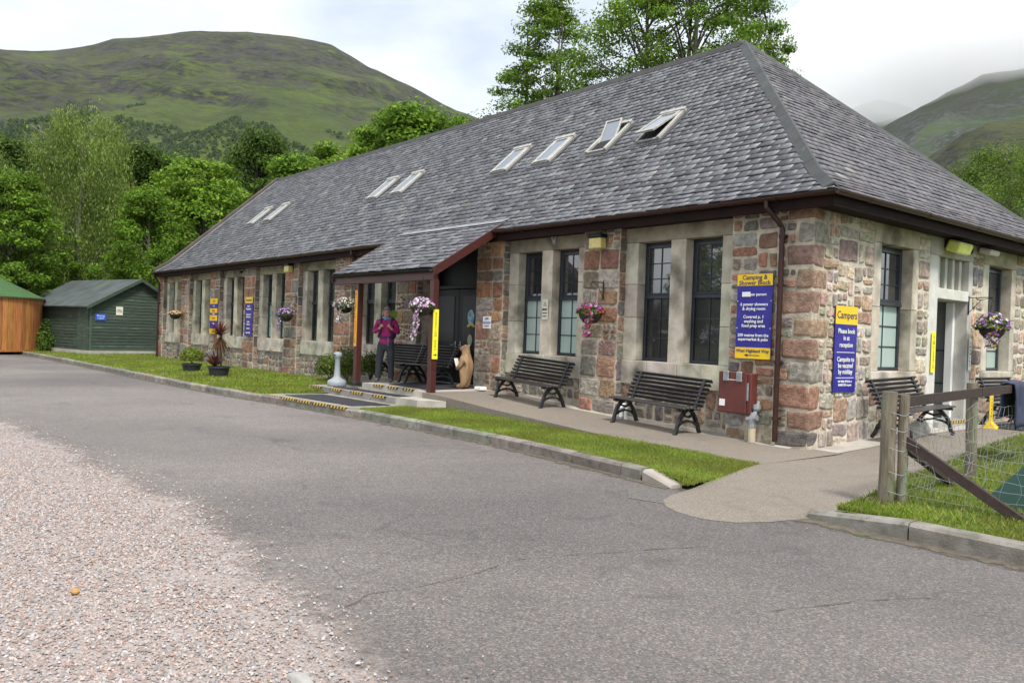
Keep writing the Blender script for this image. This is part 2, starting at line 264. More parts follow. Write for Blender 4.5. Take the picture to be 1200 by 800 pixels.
def make_hill(name, crest, Rc, R0, mat, na=260, nr=120, amp=.05, seed=0., az0=None, az1=None, low=.0, terr=.0, profile=None, crag=(.4, .3)):
    P = sorted(azT(*c) for c in crest); A = [p[0] for p in P]; T = [p[1] for p in P]
    az0 = az0 or A[0]; az1 = az1 or A[-1]; V = []; F = []; CC = []
    Rend = Rc * 1.35; prof = profile or ([0, .25, .5, .75, 1., 1.35], [low, .35, .62, .83, 1., .62])
    for i in range(na + 1):
        az = az0 + (az1 - az0) * i / na; Tc = lerp(A, T, az)
        for j in range(nr + 1):
            u = (j / nr) ** 1.25; r = R0 + (Rend - R0) * u; f = (r - R0) / (Rc - R0)
            x = CAM.x + r * math.cos(az); y = CAM.y + r * math.sin(az)
            s = lerp(*prof, f); el = Tc * s
            fade = min(1, f * 2.5) * (1 - .8 * math.exp(-((f - 1) / .12) ** 2))
            h = fbm(x / Rc * 5 + seed, y / Rc * 5, 0, 7) * amp * fade
            rd = (1 - abs(noise.noise(Vector((x / Rc * 9 + seed, y / Rc * 9, 3.))))) ** 2 * amp * .7 * fade
            q = el + h + rd - amp * .4 * fade
            if terr and f > .3:                                   # rock terraces
                st = .03; k = math.floor(q / st + .5 * noise.noise(Vector((x / Rc * 4, y / Rc * 4, 9)))); fr = q / st - math.floor(q / st); w_ = terr * min(1, max(0, (f - .45) * 3)) * (0.5 + .5 * noise.noise(Vector((x / Rc * 3 + 5, y / Rc * 3, 1)))) * (1 - math.exp(-((f - 1) / .16) ** 2))
                q += st * (max(0, min(1, (fr - .55) * 4)) - fr) * w_
            V.append((x, y, CAM.z + r * q if f > 0 else -.2))
    V = np.array(V); n1 = nr + 1
    idx = np.array([(i * n1 + j, (i + 1) * n1 + j, (i + 1) * n1 + j + 1, i * n1 + j + 1) for i in range(na) for j in range(nr)])
    a, b, c_, d_ = (V[idx[:, k]] for k in range(4)); nrm = np.cross(c_ - a, d_ - b); nrm /= np.linalg.norm(nrm, axis=1)[:, None] + 1e-9; sl = 1 - np.abs(nrm[:, 2])
    rr = np.hypot(a[:, 0] - CAM.x, a[:, 1] - CAM.y); f = (rr - R0) / (Rc - R0)
    hr = np.clip(crag[0] * np.clip((f - .35) * 2.2, 0, 1) + np.clip((sl - .12) * 2.2, 0, .8), 0, 1); gr = np.clip(crag[1] * np.clip((f - .3) * 2, 0, 1) + np.clip((sl - .16) * 3, 0, 1), 0, 1)
    o = mesh_np(name, V, idx, np.stack([hr, gr, np.clip((f - .55) * 2.2, 0, 1)], 1), mat, smooth=True); tag(o, kind='structure'); return V.reshape(na + 1, n1, 3)
mh1 = hill_mat('moor_grass', (.085, .118, .020), (.055, .078, .018), (.017, .019, .016), (.052, .047, .052))  # dark and rock tones deepened so the colour carries crag shadow
mh2 = hill_mat('mountain_grass', (.055, .085, .026), (.038, .062, .024), (.04, .05, .035), (.10, .10, .11), .003)
HV = make_hill('hill', [(-260, 95), (-120, 74), (0, 60), (60, 56), (100, 52), (150, 46), (190, 41), (235, 37), (290, 36), (345, 42), (385, 54), (410, 66), (432, 77), (442, 80), (480, 97), (520, 119), (550, 134), (600, 160), (680, 205), (760, 250), (860, 300)], 2600, 300, mh1, 300, 150, .034, 3., terr=1.1,
    profile=([0, .2, .36, .55, .78, 1., 1.35], [0., .27, .50, .70, .88, 1., .6]), crag=(.80, .55))
make_hill('mountain', [(700, 330), (860, 250), (940, 190), (1000, 172), (1040, 148), (1080, 121), (1110, 103), (1150, 88), (1200, 80), (1260, 74), (1400, 60), (1600, 40)], 3400, 900, mh2, 150, 110, .05, 11., terr=.5, crag=(.3, .35))
make_hill('foothill', [(860, 330), (960, 262), (1030, 222), (1080, 196), (1130, 160), (1165, 147), (1200, 138), (1300, 120), (1500, 90)], 1700, 500, mh1, 120, 70, .045, 23., crag=(.15, .1))
make_hill('far_mountain', [(820, 190), (900, 160), (960, 138), (1005, 122), (1030, 114), (1060, 122), (1110, 140), (1200, 170)], 5200, 3600, mh2, 80, 40, .04, 31.)
# the valley floor
mb = MB(); n_ = 64; ring = [(CAM.x + 6000 * math.cos(2 * PI * k / n_), CAM.y + 6000 * math.sin(2 * PI * k / n_), -.30) for k in range(n_)]; mb.add(ring, [tuple(range(n_))])
tag(mb.build('ground', MAT('valley_turf', (.06, .09, .022), .95, (.04, .065, .02), .05)), kind='structure')
# ------------------------------------------------------------------ near ground sheets
KERB = [(-48, -4.9), (-40, -4.55), (-34.7, -4.36), (-27, -4.12), (-22, -4.08), (-19.3, -4.05), (-16.3, -4.05), (-13.8, -4.0), (-11.5, -3.87), (-10.45, -3.76), (-9.3, -3.62), (-6.8, -3.46), (-4.7, -3.42), (-2.7, -3.43), (-1.5, -3.55), (-.53, -3.66), (.2, -3.76), (.62, -3.83)]
kx = [p[0] for p in KERB]; ky = [p[1] for p in KERB]
def kerb_y(x): return lerp(kx, ky, x)
mb = MB(); poly = [(-60, -40), (30, -40), (30, -3.7), (.6, -3.7)] + [(x, y + .06) for x, y in KERB[::-1]] + [(-60, -5.2)]
mb.add([(x, y, 0) for x, y in poly], [tuple(range(len(poly)))]); tag(mb.build('road', m_road), kind='structure')
# lower base under lawns and paths
mb = MB(); mb.add([(-60, -5.6, -.02), (30, -5.6, -.02), (30, 60, -.02), (-60, 60, -.02)], [(0, 1, 2, 3)]); tag(mb.build('earth', m_soil), kind='structure')
def kerb_run(name, pts, L=.92, h0=None, w_=.13, col=None, mat=m_kerb):
    mb = MB(); P = [Vector((x, y)) for x, y in pts]; acc = [0]
    for a, b in zip(P, P[1:]): acc.append(acc[-1] + (b - a).length)
    tot = acc[-1]; s = 0
    def at(s): return Vector((lerp(acc, [p.x for p in P], s), lerp(acc, [p.y for p in P], s)))
    while s < tot - .05:
        e_ = min(tot, s + L); a = at(s + .007); b = at(e_ - .007); d = (b - a).normalized(); q = Vector((-d.y, d.x)); j = R.uniform(-.006, .006); hh = [h0(s) if h0 else .14, h0(e_) if h0 else .14]
        c = jc(col or (1, 1, 1), .22); z0 = -.05
        prof = lambda h: [(0, z0), (0, h - .03), (.025, h - .004), (w_, h), (w_, z0)]
        vs = [(a.x + q.x * (o_ + j), a.y + q.y * (o_ + j), z + (j if z > 0 else 0)) for o_, z in prof(hh[0])] + [(b.x + q.x * (o_ + j), b.y + q.y * (o_ + j), z + (j if z > 0 else 0)) for o_, z in prof(hh[1])]
        mb.add(vs, [(0, 1, 2, 3, 4)[::-1], (5, 6, 7, 8, 9)] + [(i, i + 5, (i + 1) % 5 + 5, (i + 1) % 5)[::-1] for i in range(5)], c); s = e_
    return tag(mb.build(name, mat), kind='structure')
kerb_run('kerb', [p for p in KERB if p[0] <= -.5] + [(.12, -3.75)])
kerb_run('kerb', [(.15, -3.755), (.62, -3.83)], L=.5, h0=lambda s: .13 - .10 * s / .5, mat=m_concl, w_=.16)
kerb_run('kerb', [(2.2, -3.86), (2.6, -3.9), (8, -3.98)], L=.93, h0=lambda s: min(.15, .07 + .12 * s), w_=.15)
def sheet(name, nx, ny, fxy, mat, kind='structure'):
    V = []; F = []
    for i in range(nx + 1):
        for j in range(ny + 1): V.append(fxy(i / nx, j / ny))
    F = [(i * (ny + 1) + j, (i + 1) * (ny + 1) + j, (i + 1) * (ny + 1) + j + 1, i * (ny + 1) + j + 1) for i in range(nx) for j in range(ny)]
    return tag(mesh_np(name, np.array(V), np.array(F), np.ones((len(F), 3)), mat, smooth=True), kind=kind)
def gzl(x, y):                                          # height of the lawns
    k = min(1, max(0, (y - kerb_y(x)) / 3.5)); base = lerp([-45, -12, -6, -2, .8], [.11, .125, .13, .12, .075], x); return base + k * lerp([-45, -30, -10.2, -6, -2, .8], [.03, .05, .10, .10, .04, .02], x) + .012 * fbm(x * .8, y * .8, 0, 3)
# left lawn runs along the wall and away past the shed
sheet('lawn', 90, 22, lambda u, v: ((lambda x: (x, kerb_y(x) + .12 + v * (.1 - kerb_y(x) - .12), gzl(x, kerb_y(x) + .12 + v * (.1 - kerb_y(x)))))(-46 + 35.8 * u)), m_soil)
sheet('lawn', 30, 30, lambda u, v: (-60 + 30.3 * u, .05 + 40 * v, .15 + .8 * v * v + .02 * fbm(u * 9, v * 9)), m_soil)
PZ = ([-7.3, -6.6, -6.2, -4.93, -3.14, -2.07, -.8, .4], [.41, .40, .37, .28, .195, .145, .108, .088])
def path_z(x): return lerp(*PZ, x)
ML_R = lambda y: lerp([-3.86, -3.4, -2.8, -2.1], [.80, .74, .62, .42], y)     # right rim of the middle lawn
def mid_lawn(u, v):
    x0 = -6.95; yb = -1.93; 
    y = None; x = x0 + (ML_R(-2.1) - x0) * u
    yf = kerb_y(x) + .12; yy = yf + (yb - yf) * v
    if u == 1 or x > 0: xr = ML_R(yy); x = min(x0 + (xr - x0) * u, xr)
    return (x, yy, gzl(x, yy))
sheet('lawn', 60, 14, mid_lawn, m_soil)
RB = ([-3.75, -3.3, -2.8, -1.47, 1.13, 4.4, 12], [2.42, 2.36, 2.28, 1.97, 1.6, 1.25, 1.0])   # left rim of the right lawn
def rl_z(x, y): return lerp([-3.85, -2.8, -.1, 1.5, 3, 12], [.10, .13, .14, .20, .25, .27], y) + .012 * fbm(x, y)
sheet('lawn', 30, 40, lambda u, v: ((lambda y: (lambda x0: (x0 + (14 - x0) * u ** 1.6, y, rl_z(x0 + 12 * u ** 1.6, y)))(lerp(*RB, y)))(-3.76 + 16 * v)), m_soil)
# path along the front wall, its raised edge, and the apron to the road
mb = MB(); xs = [-7.3, -6.6, -6.2, -5.5, -4.93, -4, -3.14, -2.6, -2.07, -1.4, -.8, -.2, .42]
for x0, x1 in zip(xs, xs[1:]):
    y0 = lerp([-6.9, -6.2, -5, .42], [-1.95, -1.93, -1.90, -2.02], x0); y1 = lerp([-6.9, -6.2, -5, .42], [-1.95, -1.93, -1.90, -2.02], x1); z0 = path_z(x0); z1 = path_z(x1)
    mb.add([(x0, y0, z0), (x1, y1, z1), (x1, .05, z1 + .01), (x0, .05, z0 + .01), (x0, y0 + .0, -.02), (x1, y1 + .0, -.02)], [(0, 1, 2, 3), (0, 4, 5, 1)])
tag(mb.build('path', m_path), kind='structure')
apron = [(.42, -2.02), (.62, -2.8), (.74, -3.4), (.80, -3.86), (1.02, -4.5), (1.4, -4.70), (1.9, -4.74), (2.12, -4.4), (2.2, -3.9), (2.42, -3.75), (2.36, -3.3), (2.28, -2.8), (1.97, -1.47), (1.6, 1.13), (1.25, 4.4), (1.0, 12), (-.05, 12), (-.05, .0), (.42, .0)]
mb = MB(); az_ = lambda x, y: .003 + .087 * min(1, max(0, (y + 4.75) / 2.2)) if y < -2.5 else lerp([-2.5, -.1, 1.5, 3, 12], [.09, .085, .18, .24, .26], y)
LB = ([-4.74, -4.7, -4.6, -4.4, -4.1, -3.86, -3.4, -2.8, -2.02, 0, .04, 12], [1.62, 1.40, 1.20, .98, .84, .80, .74, .62, .42, .42, -.1, -.1]); RBB = ([-4.74, -4.70, -4.6, -4.3, -3.9, -3.75, -3.3, -2.8, -1.47, 1.13, 4.4, 12], [1.72, 1.82, 1.97, 2.12, 2.2, 2.44, 2.40, 2.32, 2.01, 1.64, 1.29, 1.0])
ys7 = [-4.74, -4.72, -4.7, -4.66, -4.6, -4.5, -4.4, -4.3, -4.1, -3.86, -3.6, -3.4, -3.1, -2.8, -2.4, -2.02, -1.5, -1, -.5, -.2, 0, .04, .5, 1, 1.5, 2, 2.5, 3, 4.4, 6, 8, 12]; vs = []
for y in ys7:
    xa, xb = lerp(*LB, y), lerp(*RBB, y); vs += [(xa + (xb - xa) * k / 12, y, (lambda b_: .003 + (az_(0, y) - .003) * (1 - b_ * (1 - min(1, min(k, 12 - k) / 12 * (xb - xa) / .45))))(min(1, max(0, (-3.3 - y) / .5)))) for k in range(13)]
mb.add(vs, [(13 * i + k, 13 * i + k + 1, 13 * i + k + 14, 13 * i + k + 13) for i in range(len(ys7) - 1) for k in range(12)])
tag(mb.build('path', m_path), kind='structure')
mb = MB(); mb.add([(.30, -3.92, .004), (.85, -3.95, .004), (1.18, -4.5, .0035), (.75, -4.62, .004), (.35, -4.2, .004)], [(0, 4, 3, 2, 1)]); tag(mb.build('road_patch', m_patch), kind='structure')
mb = MB()   # pale cement skirt against the walls
for x0, x1 in zip(xs[2:-1], xs[3:-1]):
    ya = -.30 - .05 * R.random(); mb.add([(x0, -.34, path_z(x0) + .005), (x1, -.34, path_z(x1) + .005), (x1, 0, path_z(x1) + .03), (x0, 0, path_z(x0) + .03)], [(0, 1, 2, 3)])
sk = [(-.42, .30), (.0, .36), (.8, .44), (1.5, .46), (3, .42), (5, .4), (11.5, .4)]; k0 = [(x_, y_, az_(x_, y_) + .006) for y_, x_ in sk] + [(-.02, y_, az_(0, y_) + .012) for y_, x_ in sk]; n7 = len(sk); mb.add(k0, [(i, i + 1, n7 + i + 1, n7 + i) for i in range(n7 - 1)])
tag(mb.build('wall_skirting', m_concl), kind='structure')
# gravel bank in the near left corner
GE = [(-60, -10.5), (-14, -9.0), (-7.9, -8.62), (-5, -8.45), (-3, -8.38), (-.6, -8.25), (1.0, -8.42), (1.83, -8.5), (3.1, -8.72), (5, -9.3), (9, -11)]
def gedge(x): return lerp([p[0] for p in GE], [p[1] for p in GE], x) + .16 * fbm(x * 1.3, 3.3, 0, 6) + .05 * noise.noise(Vector((x * 9, 1, 0)))
xs_ = np.concatenate([np.linspace(-60, -12, 30), np.linspace(-11.8, 6, 420), np.linspace(6.3, 9, 6)])
mb = MB(); vs = []; 
GD = [-.45, -.2, 0, .2, .45, .8, 30]; GZ = [.004, .005, .007, .010, .013, .016, .02]; GC = [.05, .25, .5, .75, .95, 1.3, 1.5]
for x in xs_: vs += [(x, gedge(x) - d_, z_) for d_, z_ in zip(GD, GZ)]
mb.add(vs, [(7 * i + k, 7 * i + k + 1, 7 * i + k + 8, 7 * i + k + 7) for i in range(len(xs_) - 1) for k in range(6)])
o = tag(mb.build('gravel_bank', m_gravelbed), kind='structure'); cover(o, GC * len(xs_))
mb = MB(); vs = []; cv = []
for x in np.linspace(-40, .6, 200): ky_ = kerb_y(x); vs += [(x, ky_ + .03, .006), (x, ky_ - .06, .005), (x, ky_ - .30, .004)]; cv += [1.0, .72, .1]
mb.add(vs, [(3 * i + k, 3 * i + k + 1, 3 * i + k + 4, 3 * i + k + 3) for i in range(199) for k in range(2)]); n8 = len(mb.v); vs = []
for x in np.linspace(2.2, 8, 40): vs += [(x, -3.84, .006), (x, -3.98 - .02 * (x - 2.2), .005), (x, -4.25, .004)]; cv += [1.0, .8, .1]
mb.add(vs, [(3 * i + k, 3 * i + k + 1, 3 * i + k + 4, 3 * i + k + 3) for i in range(39) for k in range(2)])
o = tag(mb.build('road_dirt', m_dirt), kind='structure'); cover(o, cv)
def ground_px(px, py): d = ray(px, py); return CAM + d * ((0 - CAM.z) / d.z)
vs = []; cv = []; fs = []
for line in ([(395, 718), (430, 697), (520, 682), (610, 655), (700, 648), (830, 640)], [(905, 716), (1010, 704), (1090, 700)]):
    P = [ground_px(*q) for q in line]; ts = np.linspace(0, len(P) - 1, 60); n9 = len(vs)
    for i, t in enumerate(ts):
        k = min(int(t), len(P) - 2); p = P[k].lerp(P[k + 1], t - k); q = (P[k + 1] - P[k]).normalized(); q = Vector((-q.y, q.x, 0)); o_ = .02 * noise.noise(Vector((t * 2.3, 0, len(line)))); w_ = .016
        for s_, c_ in ((-2.2, .1), (0, .60), (2.2, .1)): e_ = p + q * (o_ + s_ * w_); vs.append((e_.x, e_.y, .0035)); cv.append(c_)
    fs += [(n9 + 3 * i + k, n9 + 3 * i + k + 1, n9 + 3 * i + k + 4, n9 + 3 * i + k + 3) for i in range(59) for k in range(2)]
mb = MB(); mb.add(vs, fs); o = tag(mb.build('tarmac_seam', m_dirt), kind='structure'); cover(o, cv)
# ------------------------------------------------------------------ pebbles and grass (nobody could count them)
def pebbles(n, xr, yr, keep, size=(.007, .017), name='gravel'):
    X = rng.uniform(*xr, n); Y = rng.uniform(*yr, n); k = np.array([keep(x, y) for x, y in zip(X, Y)]); X = X[k]; Y = Y[k]; n = len(X)
    base = np.array([(1, 0, 0), (0, 1, 0), (-1, 0, 0), (0, -1, 0), (0, 0, 1), (0, 0, -1), (.6, .6, .5), (-.6, -.6, .5)], float)[:6]
    base = np.array([(1, .1, -.1), (.45, .85, 0), (-.5, .8, -.1), (-1, -.1, 0), (-.4, -.85, -.1), (.55, -.8, 0), (.35, .3, .75), (-.45, .05, .8), (.15, -.45, .72)], float)
    fb = np.array([(0, 1, 6), (1, 2, 7), (1, 7, 6), (2, 3, 7), (3, 4, 7), (4, 8, 7), (4, 5, 8), (5, 0, 8), (0, 6, 8), (6, 7, 8)])
    s = rng.uniform(*size, n) * (1 + .5 * (rng.random(n) ** 6)); a = rng.uniform(0, 2 * PI, n); B = base[None] * rng.uniform(.75, 1.25, (n, 9, 3)); ca, sa = np.cos(a)[:, None], np.sin(a)[:, None]
    el = rng.uniform(.6, 1, n)[:, None]; x = B[:, :, 0]; y = B[:, :, 1] * el; z = B[:, :, 2] * rng.uniform(.6, .95, n)[:, None]
    tx = rng.uniform(-.5, .5, n)[:, None]; z2 = z + x * tx
    V = np.stack([(x * ca - y * sa) * s[:, None] + X[:, None], (x * sa + y * ca) * s[:, None] + Y[:, None], z2 * s[:, None] + .012 + rng.uniform(0, .012, n)[:, None]], 2).reshape(-1, 3)
    F = (fb[None] + (np.arange(n) * 9)[:, None, None]).reshape(-1, 3)
    pal = np.array([(.46, .42, .41), (.42, .29, .25), (.34, .33, .34), (.42, .36, .33), (.33, .22, .18), (.24, .235, .24), (.45, .35, .30), (.44, .41, .39), (.27, .19, .15), (.38, .31, .28)])
    C = pal[rng.integers(0, len(pal), n)] * rng.uniform(.65, 1.15, n)[:, None] * .90
    return tag(mesh_np(name, V, F, np.repeat(C, len(fb), 0), m_pebble), 'loose pink and grey granite chippings heaped along the edge of the road', 'gravel', kind='stuff')
def gkeep(x, y):
    e_ = gedge(x) - y                        # metres inside the gravel
    if e_ < -.9: return False
    p_ = 1 if e_ > .7 else (.10 + .9 * (e_ / .7) ** 1.3 if e_ > 0 else .06 * math.exp(e_ / .18))
    if e_ < .8 and noise.noise(Vector((x * 1.3, y * 1.3, 4))) > .25: p_ *= .35
    return R.random() < p_ * (1 if x > -4 else .5)
pebbles(175000, (-9.0, 4.2), (-10.9, -7.5), gkeep, (.005, .0105))
def stray(x, y): return R.random() < .5 * math.exp(-abs(y - kerb_y(x) + .1) / .35) + .04
pebbles(900, (-4, 3), (-8.3, -3.95), stray, (.003, .007), 'gravel')
def grass(name, pts, hmin, hmax, wid, cols, label):
    P = np.array(pts); n = len(P); a = rng.uniform(0, 2 * PI, n); h = rng.uniform(hmin, hmax, n); ln = rng.uniform(.1, .9, n) * h; b = rng.uniform(0, 2 * PI, n); w_ = wid * rng.uniform(.6, 1.3, n)
    dx = np.cos(a) * w_; dy = np.sin(a) * w_; tx = np.cos(b) * ln; ty = np.sin(b) * ln
    v0 = P + np.stack([-dx, -dy, 0 * h - .01], 1); v1 = P + np.stack([dx, dy, 0 * h - .01], 1); v2 = P + np.stack([tx * .45 + dx * .7, ty * .45 + dy * .7, h * .62], 1); v3 = P + np.stack([tx, ty, h], 1)
    V = np.stack([v0, v1, v2, v3], 1).reshape(-1, 3); F = (np.array([(0, 1, 2), (0, 2, 3)])[None] + (np.arange(n) * 4)[:, None, None]).reshape(-1, 3)
    C = np.array(cols)[rng.integers(0, len(cols), n)] * rng.uniform(.75, 1.25, n)[:, None]
    pn = np.array([noise.noise(Vector((p[0] * 1.4, p[1] * 1.4, 0))) for p in P]); C = C * (1 + .35 * pn[:, None])
    yl = np.array([noise.noise(Vector((p[0] * .9, p[1] * .9, 7))) for p in P])[:, None]; C = np.where(yl > .12, C * .6 + np.array([(.16, .15, .03)]) * .45, C)
    return tag(mesh_np(name, V, F, np.repeat(C, 2, 0), m_grass), label, 'grass', kind='stuff')
gc = [(.17, .26, .03), (.22, .30, .035), (.14, .215, .025), (.26, .32, .05), (.30, .29, .09)]
pts = []
while len(pts) < 62000:
    x = R.uniform(-6.95, .82); y = R.uniform(-3.95, -1.9)
    if y < kerb_y(x) + .12 or (x > .35 and x > ML_R(y)): continue
    pts.append((x, y, gzl(x, y)))
for k in range(1500): 
    y = R.uniform(-3.85, -2.05); pts.append((ML_R(y) + R.gauss(-.02, .035), y, .075))
for k in range(3000):
    x = R.uniform(-6.9, .7); pts.append((x, kerb_y(x) + .125 + abs(R.gauss(0, .02)), .12))
grass('grass', pts, .015, .036, .0033, gc, 'short bright green grass on the lawn strip between kerb and front path')
pts = []
while len(pts) < 42000:
    y = -3.72 + 9 * R.random() ** 1.7; x0 = lerp(*RB, y); x = x0 + R.random() ** 1.3 * 3.2
    pts.append((x, y, rl_z(x, y)))
grass('grass', pts, .02, .06, .004, gc, 'bright green grass around the fence posts on the right')
pts = []
while len(pts) < 60000:
    x = -10.4 - 34 * R.random() ** 1.5; y = R.uniform(kerb_y(x) + .13, .0 if x > -29.9 else 2.5)
    if -.5 < y and x > -29.9: continue
    pts.append((x, y, gzl(x, y)))
grass('grass', pts, .03, .07, .010, gc, 'mown green grass on the long lawn beside the front wall')
# ------------------------------------------------------------------ the stone building
B = empty('stone_building', (-15, 0, 0), 0, 'long single storey stone building with grey slate hipped roof', 'building')
Bi = Matrix.Translation((15, 0, 0))
def part(mb, name, mats, parent=B, smooth=False):
    o = mb.build(name, mats, None, smooth); o.parent = parent
    if parent is B: o.matrix_parent_inverse = Bi
    return o
PAL_P = [tuple(1.12 * (.94 * x + .06 * .2) for x in c) for c in [(.30, .15, .095), (.34, .18, .12), (.27, .145, .10), (.37, .21, .13), (.24, .17, .13), (.30, .27, .23), (.36, .33, .29), (.22, .19, .165), (.40, .23, .13), (.33, .26, .20)]]
PAL_F = [tuple(x * 1.15 for x in c) for c in [(.24, .20, .17), (.20, .175, .155), (.28, .25, .21), (.27, .18, .14), (.33, .30, .25), (.16, .145, .135), (.30, .21, .15)]]
PAL_R = [tuple(min(.6, x * k_) for x, k_ in zip(c, (1.14, 1.17, 1.13))) for c in [(.42, .34, .28), (.46, .40, .34), (.36, .33, .30), (.40, .27, .21), (.48, .34, .25), (.33, .30, .29), (.29, .22, .20), (.50, .43, .34), (.41, .30, .26)]]
def stone(mb, quad, org, U, V_, Nn, h, c, rnd=2):
    """one rough faced stone from 4 corners (u,v)"""
    pts = []
    for i in range(4):
        a = Vector(quad[i]); b = Vector(quad[(i + 1) % 4]); pts.append(a); k = 2 if (b - a).length > .28 else 1
        for q in range(k): pts.append(a.lerp(b, (q + 1) / (k + 1)) + Vector((R.uniform(-.012, .012), R.uniform(-.012, .012))))
    for _ in range(1):
        new = []
        for i in range(len(pts)): a, b = pts[i], pts[(i + 1) % len(pts)]; new += [a.lerp(b, .22), a.lerp(b, .78)]
        pts = new
    ctr = sum(pts, Vector((0, 0))) / len(pts); n = len(pts); vs = []
    for s_, hh in ((1, -.01), (1, h * .45), (.86, h * .95)):
        for p in pts:
            q = ctr + (p - ctr) * s_; e_ = hh + (R.uniform(-.006, .006) if hh > 0 else 0); vs.append(org + U * q.x + V_ * q.y + Nn * e_)
    vs.append(org + U * ctr.x + V_ * ctr.y + Nn * (h * (1 + R.uniform(-.15, .35))))
    fs = [(i, (i + 1) % n, n + (i + 1) % n, n + i) for i in range(n)] + [(n + i, n + (i + 1) % n, 2 * n + (i + 1) % n, 2 * n + i) for i in range(n)] + [(2 * n + i, 2 * n + (i + 1) % n, 3 * n) for i in range(n)]
    mb.add(vs, fs, jc(c, .27))
def rubble(mb, u0, u1, v0, v1, org, U, V_, Nn, pal, big=.42, small=.16, gap=.017, h=.022, squar=.0):
    st = [(u0, u1, v0, v1)]
    while st:
        a, b, c, d = st.pop(); w_ = b - a; hh = d - c
        if (w_ > big or hh > big * .72) or ((w_ > small * 1.9 and hh > small * .9) and R.random() < .45):
            if w_ / hh > 1.25 or (w_ > hh and R.random() < .3): k = a + w_ * R.uniform(.34, .66); st += [(a, k, c, d), (k, b, c, d)]
            else: k = c + hh * R.uniform(.34, .66); st += [(a, b, c, k), (a, b, k, d)]
            continue
        if w_ < .05 or hh < .05: continue
        g = gap * R.uniform(.6, 1.5); J = lambda e_: R.uniform(-.5, 1) * min(.03, e_ * .12)
        quad = [(a + g + J(w_) * (a > u0 + .01), c + g + J(hh)), (b - g - J(w_) * (b < u1 - .01), c + g + J(hh)), (b - g - J(w_) * (b < u1 - .01), d - g - J(hh)), (a + g + J(w_) * (a > u0 + .01), d - g - J(hh))]
        stone(mb, quad, org, U, V_, Nn, h * R.uniform(.5, 1.3), R.choice(pal))
def courses(mb, u0, u1, v0, v1, org, U, V_, Nn, pal, hs=(.20, .40), ws=(.3, .62), gap=.017, h=.024):
    v = v0
    while v < v1 - .04:
        hh = R.uniform(*hs); hh = v1 - v if v1 - v - hh < hs[0] * .7 else hh; u = u0
        while u < u1 - .03:
            w_ = R.uniform(*ws); w_ = u1 - u if u1 - u - w_ < ws[0] * .7 else w_
            if R.random() < .22 and hh > .26: rubble(mb, u, u + w_, v, v + hh, org, U, V_, Nn, pal, .2, .12, gap, h)
            else:
                g = gap * R.uniform(.7, 1.4); J = lambda: R.uniform(0, .014)
                stone(mb, [(u + g, v + g + J()), (u + w_ - g - J(), v + g), (u + w_ - g, v + hh - g - J()), (u + g + J(), v + hh - g)], org, U, V_, Nn, h * R.uniform(.6, 1.2), R.choice(pal))
            u += w_
        v += hh
X_, Y_, Z_ = Vector((1, 0, 0)), Vector((0, 1, 0)), Vector((0, 0, 1)); O0 = Vector((0, 0, 0))
PITCH = 3.2; BC = -2.505; HW = 1.155; ZS, ZL, ZT = 1.2, 3.226, 3.60; PF = -.17
core = MB(); st = MB(); dressed = MB()
def bay_x(k): c = BC - PITCH * k; return c - HW, c + HW
# backing masonry of the front: piers, and spandrels under the windows
mb = core
NB = 9
for k in range(NB):
    x0, x1 = bay_x(k)
    if k != 2:
        mb.box((x0, .0, -.1), (x1, .35, .80)); rubble(st, x0, x1, (path_z(x0) if k < 2 else .05), .79, O0, X_, Z_, -Y_, PAL_F, .46, .16)
        for dx in (-.001,): pass
    xr = x0; xl = bay_x(k + 1)[1] if k < NB - 1 else -29.85
    mb.box((xl, PF, -.1), (xr, .35, ZT)); z0 = path_z(xl) if xl > -7.5 else (.42 if k < 3 else .08)
    courses(st, xl + .005, xr - .005, z0 - .02, ZT, Vector((0, PF, 0)), X_, Z_, -Y_, PAL_P, (.22, .42), (.34, .6))
    courses(st, .0, .17, z0 - .02, ZT, Vector((xr, PF, 0)), Y_, Z_, X_, PAL_F, (.22, .4), (.17, .2), .008, .012)
